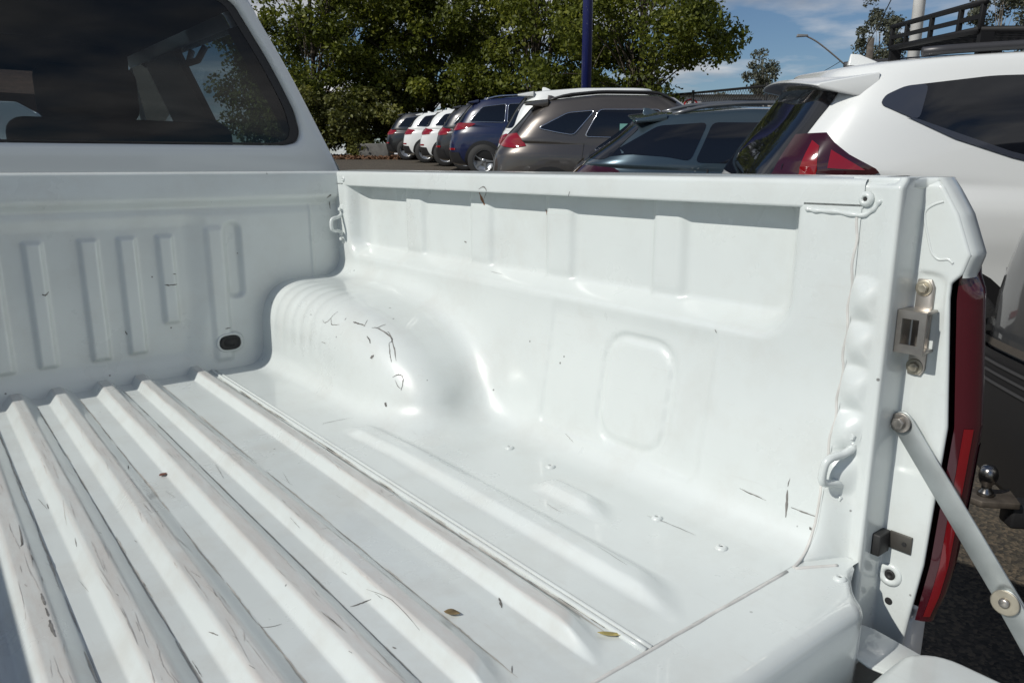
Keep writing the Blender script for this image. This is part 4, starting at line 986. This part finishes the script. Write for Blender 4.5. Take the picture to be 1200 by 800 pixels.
def tree(name, label, px, d, H, crown, nclump, nleaf, lsize, leafm, barkm=BARK, seed=1, zlow=.25, spread=.9, group=None, trunk_r=.22, flat=1.0, cat='tree', shell=.55):
    """crown: (rx, ry, rz) half sizes, its centre sits at H - rz"""
    rg = np.random.default_rng(seed); b = at(px, 193, d); x, y = b.x, b.y; z = gh(x, y) - .05
    e = empty(name, (x, y, z)); tag(e, label, cat, group); rx, ry, rz = crown; cz = H - rz
    u = rg.normal(size=(nclump, 3)); u /= np.linalg.norm(u, axis=1)[:, None]; rad = (shell + (1 - shell) * rg.random(nclump)) ** .8
    C_ = u * rad[:, None] * np.array([rx, ry, rz]) * (1 + .18 * rg.normal(size=(nclump, 1))) + np.array([0, 0, cz]); C_[:, 2] = np.maximum(C_[:, 2], zlow)
    # limbs to the clumps
    m = MB(); th = max(.6, cz - rz * .55)
    tr_ = [Vector((0, 0, -.1)), Vector((.06 * trunk_r * 5, .0, th * .35)), Vector((-.08, .05, th * .75)), Vector((.05, -.04, th)), Vector((0.1, .1, cz + rz * .35))]
    cv = [Vector(p) for p in smooth_curve(tr_, 5)]; m.tube(cv, [trunk_r * (1.25 if i == 0 else 1 - .8 * i / len(cv)) for i in range(len(cv))], 10)
    m.build('trunk', barkm, e, smooth=True)
    lm = MB()
    for i in rg.permutation(nclump)[:max(10, nclump // 3)]:
        c = Vector(C_[i]); k = rg.integers(len(cv) // 3, len(cv) - 1); a = cv[k]; mid = a.lerp(c, .5) + Vector((0, 0, .12 * (c - a).length)); p = [Vector(q) for q in smooth_curve([a, mid, c], 4)]
        r0 = trunk_r * .2 * (1 - .5 * k / len(cv)); lm.tube(p, [r0 * (1 - .85 * j / len(p)) for j in range(len(p))], 5)
    tag(lm.build('limbs', barkm, e, smooth=True), kind='stuff')
    # leaves
    w = rg.random(nclump) + .4; idx = rg.choice(nclump, nleaf, p=w / w.sum()); sg = (spread * (.6 + .6 * rg.random(nclump)))[idx][:, None]
    v = rg.normal(size=(nleaf, 3)); v /= np.linalg.norm(v, axis=1)[:, None]
    P = C_[idx] + v * (sg * rg.random((nleaf, 1)) ** .45) * np.array([1, 1, .75 * flat]); P[:, 2] = np.maximum(P[:, 2], zlow * .4)
    n = rg.normal(size=(nleaf, 3)) + np.array([0, 0, .5]) + .5 * v; n /= np.linalg.norm(n, axis=1)[:, None]
    t = np.cross(n, rg.normal(size=(nleaf, 3))); t /= np.linalg.norm(t, axis=1)[:, None]; bt = np.cross(n, t); s_ = (lsize * (.6 + .8 * rg.random(nleaf)))[:, None]
    q = np.stack([P - t * s_ * .5, P + bt * s_ * .32 + n * s_ * .08, P + t * s_ * .55, P - bt * s_ * .32 + n * s_ * .08], 1).reshape(-1, 3)
    f = np.arange(nleaf * 4).reshape(-1, 4); cr_ = from_np('crown', q, f, leafm, e, False)
    return e
tg_ = 'big leafy trees behind the parked row'
tree('leafy_tree', 'leafy green tree nearest the truck cab, sky showing through its edge', 372, 36, 11.5, (5.2, 4.5, 5.9), 190, 44000, .19, LEAF, seed=3, zlow=.8, group=tg_, trunk_r=.28)
tree('leafy_tree', 'dense leafy tree above the far end of the row', 505, 38, 12.5, (5.4, 4.5, 6.3), 200, 46000, .19, LEAF, seed=5, zlow=.8, group=tg_, trunk_r=.30)
tree('leafy_tree', 'dense dark leafy tree behind the bronze SUV', 628, 35, 12.0, (4.8, 4.2, 6.1), 190, 44000, .18, LEAF, seed=8, zlow=.9, group=tg_, trunk_r=.28)
tree('leafy_tree', 'leafy tree with ragged right edge against the sky, beside the blue pole', 745, 31, 11.5, (4.0, 3.8, 5.4), 160, 36000, .17, LEAF, seed=12, zlow=1.2, group=tg_, trunk_r=.25)
for i, (px, d, H_, c) in enumerate(((335, 33, 2.6, (2.4, 1.8, 1.3)), (415, 33, 3.4, (2.2, 1.7, 1.7)), (470, 36, 4.2, (2.6, 2, 2.1)), (560, 37, 3.6, (2.8, 2, 1.8)), (650, 38, 3.6, (2.8, 2, 1.8)), (740, 37, 3.4, (2.8, 2, 1.7)))):
    tree('shrub', ('olive green shrub under the trees by the truck cab', 'olive shrub left of the black SUV', 'tall olive shrub above the black SUV', 'shrub in shade above the dark blue SUV', 'shrub in shade behind the white roof', 'shrub in shade below the blue pole')[i], px, d, H_, c, 40, 7000, .17, LEAFY if i < 4 else LEAF, seed=30 + i, zlow=.15, spread=.6, group='shrubs under the trees', trunk_r=.07, cat='shrub', shell=.3)
tree('gum_tree', 'distant grey-green gum tree left of the white SUV spoiler', 886, 75, 9.7, (1.7, 1.6, 2.0), 36, 2600, .26, GUM, PALEBARK, seed=41, spread=.7, group='distant gum trees', trunk_r=.18)
tree('gum_tree', 'distant gum tree above the white SUV roof beside the timber pole', 1016, 75, 13.6, (2.7, 2.4, 3.4), 60, 6000, .26, GUM, PALEBARK, seed=43, spread=.8, group='distant gum trees', trunk_r=.2)
tree('gum_tree', 'distant gum tree seen through the roof basket', 1150, 70, 17, (3.2, 2.6, 4.4), 60, 5200, .26, GUM, PALEBARK, seed=44, spread=.85, group='distant gum trees', trunk_r=.22)
tree('gum_tree', 'distant gum tree at the top right corner', 1196, 66, 19, (2.6, 2.4, 5), 60, 5200, .26, GUM, PALEBARK, seed=47, spread=.85, group='distant gum trees', trunk_r=.22)
tree('gum_tree', 'low distant tree behind the mesh fence', 850, 80, 6.2, (3.0, 2, 1.5), 40, 3000, .28, GUM, PALEBARK, seed=49, spread=.8, group='distant gum trees', trunk_r=.18)

# leaf litter along the verge
rg = np.random.default_rng(5); n_ = 9000; P = []
for _ in range(n_):
    d = rg.uniform(27.5, 35); px = rg.uniform(300, 520); p = at(px, 193, d); P.append((p.x, p.y, gh(p.x, p.y) + rg.uniform(.005, .05)))
P = np.array(P); t = rg.normal(size=(n_, 3)) * [1, 1, .35]; t /= np.linalg.norm(t, axis=1)[:, None]; b_ = np.cross(t, rg.normal(size=(n_, 3)) * .3 + [0, 0, 1]); s_ = rg.uniform(.05, .13, (n_, 1))
tag(from_np('leaf_litter', np.stack([P - t * s_, P + b_ * s_ * .6, P + t * s_, P - b_ * s_ * .6], 1).reshape(-1, 3), np.arange(n_ * 4).reshape(-1, 4), mat('dry_leaves', (.16, .085, .045), .9, var=.6, vscale=3), None, False), 'dry brown leaf litter along the verge under the trees', 'leaf litter', kind='stuff')
bb = at(440, 172, 31.5); bo = MB().box((-.7, -.35, 0), (.7, .35, .55)).build('concrete_block', mat('weathered_concrete', (.12, .118, .11), .9, var=.35, vscale=3, bump=.4, bscale=20), None, bevel=.05, seg=2)
bo.location = (bb.x, bb.y, gh(bb.x, bb.y)); bo.rotation_euler = (0, 0, R(-50)); tag(bo, 'grey weathered concrete block on the verge beside the black SUV', 'concrete block')

# ------------------------------------------------------------------ poles, lamp, fence, buildings
def pole(name, label, px, d, h, r0, r1, m, cat='pole', dx=0):
    b = at(px, 193, d); z = gh(b.x, b.y); e = empty(name, (b.x, b.y, z)); tag(e, label, cat)
    MB().tube([(0, 0, -.2), (0, 0, h * .5), (0, 0, h)], [r0, (r0 + r1) / 2, r1], 20).build('shaft', m, e, smooth=True)
    return e
BLUEP = mat('blue_pole_paint', (.012, .018, .10), .35, coat=.4)
bp_ = pole('sign_pole', 'dark blue steel pole rising in front of the trees', 685, 20, 11.0, .13, .125, BLUEP)
for k, z in enumerate((.03,)): MB().lathe([(.24, 0), (.24, .03), (.14, .05)], (0, 0, z), (0, 0, 1), 20).build('base_plate', BLUEP, bp_)
wp = pole('flag_pole', 'white painted pole behind the white SUV roof', 1056, 17, 11.0, .125, .115, mat('white_pole_paint', (.62, .62, .60), .5, var=.12, vscale=3))
MB().lathe([(.22, 0), (.22, .03), (.14, .06)], (0, 0, .02), (0, 0, 1), 20).build('base_plate', STEEL, wp)
tp = at(1006, 193, 48); tz = gh(tp.x, tp.y); TIM = mat('grey_timber', (.10, .085, .07), .9, var=.35, vscale=5)
hh = at(1006, 50, 48).z - tz
tpo = empty('power_pole', (tp.x, tp.y, tz)); tag(tpo, 'weathered timber pole with long slanted street lamp arm', 'street lamp')
MB().tube([(0, 0, -.2), (0, 0, hh)], [.24, .19], 14).build('shaft', TIM, tpo, smooth=True)
lp = at(944, 42, 48) - Vector((tp.x, tp.y, tz)); sp0 = at(1003, 88, 48) - Vector((tp.x, tp.y, tz))
MB().tube(smooth_curve([sp0, sp0.lerp(lp, .33) + Vector((0, 0, .12)), sp0.lerp(lp, .75) + Vector((0, 0, .16)), lp], 5), .05, 8).build('lamp_arm', STEEL, tpo, smooth=True)
dl = (lp - sp0).normalized(); fl = Vector((dl.x, dl.y, 0)).normalized(); sdv = Vector((-fl.y, fl.x, 0))
lh = MB().add([lp + fl * a + sdv * b + Vector((0, 0, c)) for a, b, c in ((-.15, -.10, -.06), (-.15, .10, -.06), (.55, .16, -.08), (.55, -.16, -.08), (-.15, -.07, .06), (-.15, .07, .06), (.5, .12, .10), (.5, -.12, .10))], [(0, 3, 2, 1), (4, 5, 6, 7), (0, 1, 5, 4), (1, 2, 6, 5), (2, 3, 7, 6), (3, 0, 4, 7)]).build('lamp_head', mat('lamp_grey', (.16, .165, .17), .5), tpo, bevel=.03)
def wire(name, label, a, b, sag, r=.016):
    p = [a.lerp(b, t) - Vector((0, 0, sag * 4 * t * (1 - t))) for t in np.linspace(0, 1, 16)]; tag(MB().tube(p, r, 5).build(name, RUBBER, None, smooth=True), label, 'cable')
wire('overhead_cable', 'black overhead cable slanting beside the white pole', at(1050, -12, 30), at(1006, 66, 47.8), .25, .022)
wire('overhead_cable', 'thin cable drooping left from the lamp arm', at(985, 72, 48), at(930, 96, 62), .2, .02)

# chain-link fence with black frame
fe = empty('mesh_fence', (0, 0, 0)); fpts = [at(p, 193, d) for p, d in ((700, 33), (808, 29), (892, 24.5), (985, 20.5), (1090, 17.5))]
b0 = fpts[0]; fe.location = (b0.x, b0.y, gh(b0.x, b0.y)); tag(fe, 'black framed chain-link fence beyond the blue-grey SUV', 'fence'); FB = mat('fence_black', (.012, .012, .013), .5)
O_ = Vector(fe.location); FT = []
for (pp, ty) in zip(fpts, (119, 111, 103, 92, 78)):
    top = at(*(lambda v: (v, ty))(600 + FPX * (pp - CAM).dot(Rv) / (pp - CAM).dot(Fv)), (pp - CAM).dot(Fv)); g0 = Vector((pp.x, pp.y, gh(pp.x, pp.y))); FT.append((g0, Vector((pp.x, pp.y, max(top.z, g0.z + 1.5)))))
for g0, tp_ in FT: MB().tube([g0 - O_, tp_ - O_ + Vector((0, 0, .10))], .05, 8).build('post', FB, fe)
wm = MB()
for (g0, t0), (g1, t1) in zip(FT[:-1], FT[1:]):
    MB().tube([t0 - O_, t1 - O_], .042, 8).build('top_rail', FB, fe)
    Ls = (g1 - g0).length; hgt = (t0.z - g0.z); n = int(Ls / .16); up = Vector((0, 0, 1))
    for i in range(-int(hgt / .16), n):
        for sgn in (1, -1):
            a0, a1 = i * .16, i * .16 + hgt; 
            q0, q1 = max(0, a0), min(Ls, a1)
            if q1 - q0 < .1: continue
            f0, f1 = (q0 - a0) / hgt, (q1 - a0) / hgt
            if sgn < 0: f0, f1 = 1 - f0, 1 - f1
            def P_(s_, f_): u = s_ / Ls; g = g0.lerp(g1, u); t_ = t0.lerp(t1, u); return g.lerp(t_, f_) - O_
            wm.tube([P_(q0, f0), P_(q1, f1)], .006, 3, cap=False)
tag(wm.build('wire_mesh', FB, fe), kind='stuff')
def shed(name, label, px, d, w, dep, h, rz, wall, roof, rise, cat='building', ztop=None):
    b = at(px, 193, d); z = gh(b.x, b.y); e = empty(name, (b.x, b.y, z), rz); tag(e, label, cat)
    if ztop: h = at(px, ztop, d).z - z
    MB().box((-w / 2, 0, -.3), (w / 2, dep, h)).build('wall', wall, e)
    MB().add([(-w / 2 - .3, -.4, h), (w / 2 + .3, -.4, h), (w / 2 + .3, dep / 2, h + rise), (-w / 2 - .3, dep / 2, h + rise), (-w / 2 - .3, dep + .4, h), (w / 2 + .3, dep + .4, h)], [(0, 1, 2, 3), (3, 2, 5, 4), (0, 3, 4), (1, 5, 2), (0, 4, 5, 1)]).build('roof', roof, e)
    return e, h
wsh_, h_ = shed('site_office', 'low white building with red-ringed sign behind the mesh fence', 850, 52, 7.5, 4, 3, -TH, mat('cream_cladding', (.5, .49, .46), .7, var=.1, vscale=2), mat('grey_roof', (.3, .3, .3), .6), .12, ztop=113)
for i in range(22): MB().box((-3.7 + i * .34, -.03, -.2), (-3.62 + i * .34, -.001, h_ - .05)).build('cladding_rib', mat('cream_cladding', (.5, .49, .46), .7), wsh_)
sg_ = MB().box((-3.3, -.10, h_ - 1.15), (-1.9, -.04, h_ - .15)).build('sign_board', mat('sign_white', (.6, .6, .6), .5), wsh_)
m = MB(); k = 24
for j in range(k):
    a0, a1 = 2 * PI * j / k, 2 * PI * (j + 1) / k; f = lambda a, r_: (-2.6 + r_ * 1.25 * math.cos(a), -.104, h_ - .65 + r_ * math.sin(a)); m.add([f(a0, .30), f(a1, .30), f(a1, .40), f(a0, .40)], [(0, 1, 2, 3)])
m.build('sign_ring', mat('sign_red', (.45, .02, .025), .5), sg_); MB().box((-2.85, -.106, h_ - .70), (-2.35, -.101, h_ - .60)).build('sign_bar', mat('sign_red', (.45, .02, .025), .5), sg_)
MB().box((.2, -.05, h_ - .8), (2.2, -.01, h_ - .3)).build('window', DGLASS, wsh_)
# things seen through the cab: tiled-roof building and a parked van ahead of the truck
br = empty('brick_building', (1.0, 24, 0), R(6)); tag(br, 'brown tiled-roof building seen through the cab windows', 'building'); br.location.z = gh(1.0, 24) - .2
BRK = mat('brown_brick', (.2, .10, .07), .85, var=.25, vscale=8); RTL = mat('roof_tiles', (.17, .085, .055), .8, var=.3, vscale=6)
MB().box((-7, 0, 0), (5, 6, 2.2)).build('wall', BRK, br)
MB().add([(-7.6, -.6, 2.2), (5.6, -.6, 2.2), (3.6, 3, 3.7), (-5.6, 3, 3.7), (5.6, 6.6, 2.2), (-7.6, 6.6, 2.2)], [(0, 1, 2, 3), (1, 4, 2), (4, 5, 3, 2), (5, 0, 3), (0, 5, 4, 1)]).build('roof', RTL, br)
for x in (-5, -2.2, .6, 3.4): MB().box((x - .7, -.03, .9), (x + .7, -.003, 1.9)).build('window', DGLASS, br)
build_car('parked_car', 'white car standing ahead of the truck, seen through its windscreen', WPAINT, 24, 150, 9.0, -3.35, 4.4, 1.82, 1.62, suv_levels(4.4, 1.82, 1.62, 1.02), belt=1.02)

# ------------------------------------------------------------------ wear, scuffs and litter in the bed
SC = MB(); SCW = MB(); SCR = MB()
def scuff(pts, w, mb=None, taper=True, off=.0005, jit=.25):
    mb = mb or SC; P = []
    for a, b in smooth_curve(pts, 5) if len(pts) > 1 else pts:
        h = hit(a + random.uniform(-jit, jit), b + random.uniform(-jit, jit))
        if h: P.append((h[0] + h[1] * off, h[1]))
    if len(P) < 2: return
    V = []; n = len(P)
    for i, (p, nn) in enumerate(P):
        d = (P[min(i + 1, n - 1)][0] - P[max(i - 1, 0)][0]).normalized(); s_ = d.cross(nn); u = i / (n - 1)
        ww = w * (.35 + .65 * math.sin(PI * u) if taper else 1) * random.uniform(.5, 1.25) / 2; V += [p + s_ * ww, p - s_ * ww]
    mb.add(V, [(2 * i, 2 * i + 1, 2 * i + 3, 2 * i + 2) for i in range(n - 1)])
A_ = lambda l: [(300 + x / 5, 320 + y / 5) for x, y in l]
for l, w in (([(390, 275), (405, 290), (430, 275), (450, 250), (480, 225)], .0020), ([(440, 265), (445, 300), (490, 302)], .0022), ([(520, 275), (530, 262)], .0020), ([(570, 285), (600, 295), (640, 310)], .0042), ([(575, 292), (630, 300)], .0020),
             ([(630, 315), (655, 275)], .0016), ([(680, 320), (720, 325), (790, 375), (795, 400), (780, 410)], .0030), ([(700, 325), (760, 300)], .0020), ([(790, 375), (810, 440), (822, 515)], .0024), ([(780, 410), (785, 470), (795, 520)], .0024), ([(800, 385), (780, 350), (765, 345)], .0016),
             ([(650, 370), (665, 390), (670, 410)], .0042), ([(670, 497), (680, 490), (690, 480)], .0075), ([(385, 402), (410, 412)], .0018), ([(800, 610), (830, 595), (860, 605), (860, 650), (850, 685)], .0028), ([(815, 625), (830, 660), (852, 680)], .0012), ([(755, 758), (760, 768), (766, 780)], .0065), ([(320, 240), (325, 245)], .002), ([(780, 205), (790, 203)], .002)):
    scuff(A_(l), w)
for l, w in (([(923, 574), (922, 590), (921, 606)], .0036), ([(926, 560), (923, 570)], .0012), ([(867, 572), (880, 578), (898, 586)], .0016), ([(927, 594), (942, 600), (957, 605)], .0018), ([(949, 617), (951, 621)], .003), ([(758, 604), (785, 614), (815, 627)], .0010),
             ([(49, 345), (53, 346), (57, 342)], .0035), ([(193, 334), (200, 334), (207, 333)], .0035), ([(203, 321), (206, 321)], .004), ([(147, 388), (149, 392)], .004), ([(264, 385), (270, 384)], .0035), ([(383, 232), (388, 228)], .006), ([(386, 236), (387, 245)], .003), ([(312, 196), (313, 205)], .002),
             ([(48, 695), (50, 702), (53, 709)], .0030), ([(53, 712), (57, 722)], .0026), ([(58, 726), (60, 735), (65, 746)], .0034), ([(410, 711), (422, 707), (435, 702)], .0020), ([(430, 690), (455, 700), (475, 718), (492, 738)], .0009), ([(245, 740), (256, 744)], .0016), ([(305, 735), (318, 734), (330, 731)], .001), ([(22, 615), (26, 635), (24, 640)], .0022), ([(36, 650), (38, 656)], .002),
             ([(378, 497), (383, 495), (415, 489)], .0012), ([(561, 222), (566, 219), (570, 223), (568, 232)], .0026), ([(666, 230), (668, 224)], .0016), ([(544, 283), (547, 284)], .0045), ([(585, 700), (588, 712)], .003), ([(460, 758), (464, 760)], .0025), ([(600, 780), (600, 788)], .002), ([(150, 545), (151, 550)], .0016), ([(55, 590), (57, 596)], .0016), ([(88, 630), (90, 640)], .0016),
             ([(640, 590), (660, 602)], .0008), ([(700, 640), (735, 662)], .0008), ([(620, 668), (660, 697)], .0008), ([(575, 318), (590, 322)], .001), ([(838, 386), (840, 390)], .002)): scuff(l, w)
rs = random.Random(4)
for _ in range(24):                    # short scratches strewn over the floor, mostly along the ribs
    x, y = rs.uniform(40, 700), rs.uniform(500, 790); l = rs.uniform(3, 14); a = rs.choice((.65, .8, 1.1, -.2, 1.6)); scuff([(x, y), (x + l * .6, y + l * a * .6), (x + l, y + l * a)], rs.uniform(.0004, .0008))
tag(SC.build('scuff_marks', SCRATCH, UTE), kind='stuff')
# grime packed along the foot of each rib, rub lines worn into the rib tops
GR = MB(); RB = MB(); rg = np.random.default_rng(21)
def floor_ribbon(mb, x, y0, y1, w, drift=0.0, n=6):
    V = []
    for i in range(n + 1):
        u = i / n; y = y0 + (y1 - y0) * u; ww = w * (.25 + .75 * math.sin(PI * u)) * rg.uniform(.6, 1.2) / 2; xx = x + drift * u + rg.normal() * .0003
        for sg in (-1, 1): V.append((xx + sg * ww, y, ZF + float(floor_z(np.float64(xx + sg * ww), np.float64(y))) + .0004))
    mb.add(V, [(2 * i, 2 * i + 1, 2 * i + 3, 2 * i + 2) for i in range(n)])
for q_ in RIDGES:
    if q_[0] < -.17: continue
    for _ in range(46):
        y0 = -rg.uniform(.04, 1.36); floor_ribbon(GR, q_[3] - .0005 + rg.normal() * .0007, y0, max(-1.40, y0 - rg.uniform(.02, .12)), rg.uniform(.0006, .0024))
    for _ in range(40):
        y0 = -rg.uniform(.04, 1.32); floor_ribbon(RB, rg.uniform(q_[1] - .002, q_[2] + .004), y0, max(-1.37, y0 - rg.uniform(.01, .10)), rg.uniform(.0004, .0013), rg.normal() * .003)
for _ in range(70):
    y0 = -rg.uniform(.05, 1.38); floor_ribbon(GR, rg.uniform(.366, .373), y0, max(-1.44, y0 - rg.uniform(.02, .09)), rg.uniform(.0008, .003))
tag(GR.build('grime_lines', mat('grime', (.45, .43, .39), .8, var=.25, vscale=50), UTE, smooth=True), kind='stuff')
tag(RB.build('rub_lines', mat('rub_grey', (.47, .455, .43), .6, var=.3, vscale=60), UTE, smooth=True), kind='stuff')
for l, w in (([(764, 770), (766, 785), (768, 800)], .004), ([(776, 768), (778, 784), (780, 799)], .003), ([(811, 744), (813, 762), (815, 775)], .004), ([(817, 750), (819, 768), (822, 782)], .003)):
    pass
for l, w in (([(562, 226), (566, 236), (568, 240)], .008), ([(640, 245), (641, 252)], .003)): scuff(l, w, SCR)
tag(SCR.build('rust_stain', mat('rust', (.25, .12, .06), .85), UTE), kind='stuff')
def dry_leaf(px, py, size, ang, m, label, narrow=.45):
    h = hit(px, py); n = h[1]; t = Vector((math.cos(ang), math.sin(ang), 0)); t = (t - n * t.dot(n)).normalized(); b = n.cross(t); V = []; F = []; k = 7
    for i in range(k):
        u = i / (k - 1); w = narrow * size * math.sin(PI * u ** .8) * .5 + .0004; c = t * (size * (u - .5)) + n * (.0012 + .18 * size * (u - .5) ** 2 * 2)
        V += [c - b * w + n * (w * .5), c, c + b * w + n * (w * .45)]
    for i in range(k - 1): F += [(3 * i, 3 * i + 1, 3 * i + 4, 3 * i + 3), (3 * i + 1, 3 * i + 2, 3 * i + 5, 3 * i + 4)]
    o = MB().add(V, F).build('dry_leaf', m, None, smooth=True); o.location = h[0]; tag(o, label, 'leaf'); 
    md = o.modifiers.new('solid', 'SOLIDIFY'); md.thickness = .0003
    return o
dry_leaf(530, 720, .020, -.9, mat('leaf_brown', (.20, .145, .07), .8, var=.4, vscale=90), 'dry brown leaf lying on the floor beside a rib', .55)
dry_leaf(192, 557, .016, .3, mat('leaf_red', (.20, .085, .06), .8, var=.4, vscale=90), 'small reddish dry leaf on the ribbed floor', .6)
dry_leaf(716, 745, .030, -.75, mat('leaf_yellow', (.40, .33, .12), .8, var=.3, vscale=90), 'thin yellowed leaf beside the floor seam near the sill', .22)
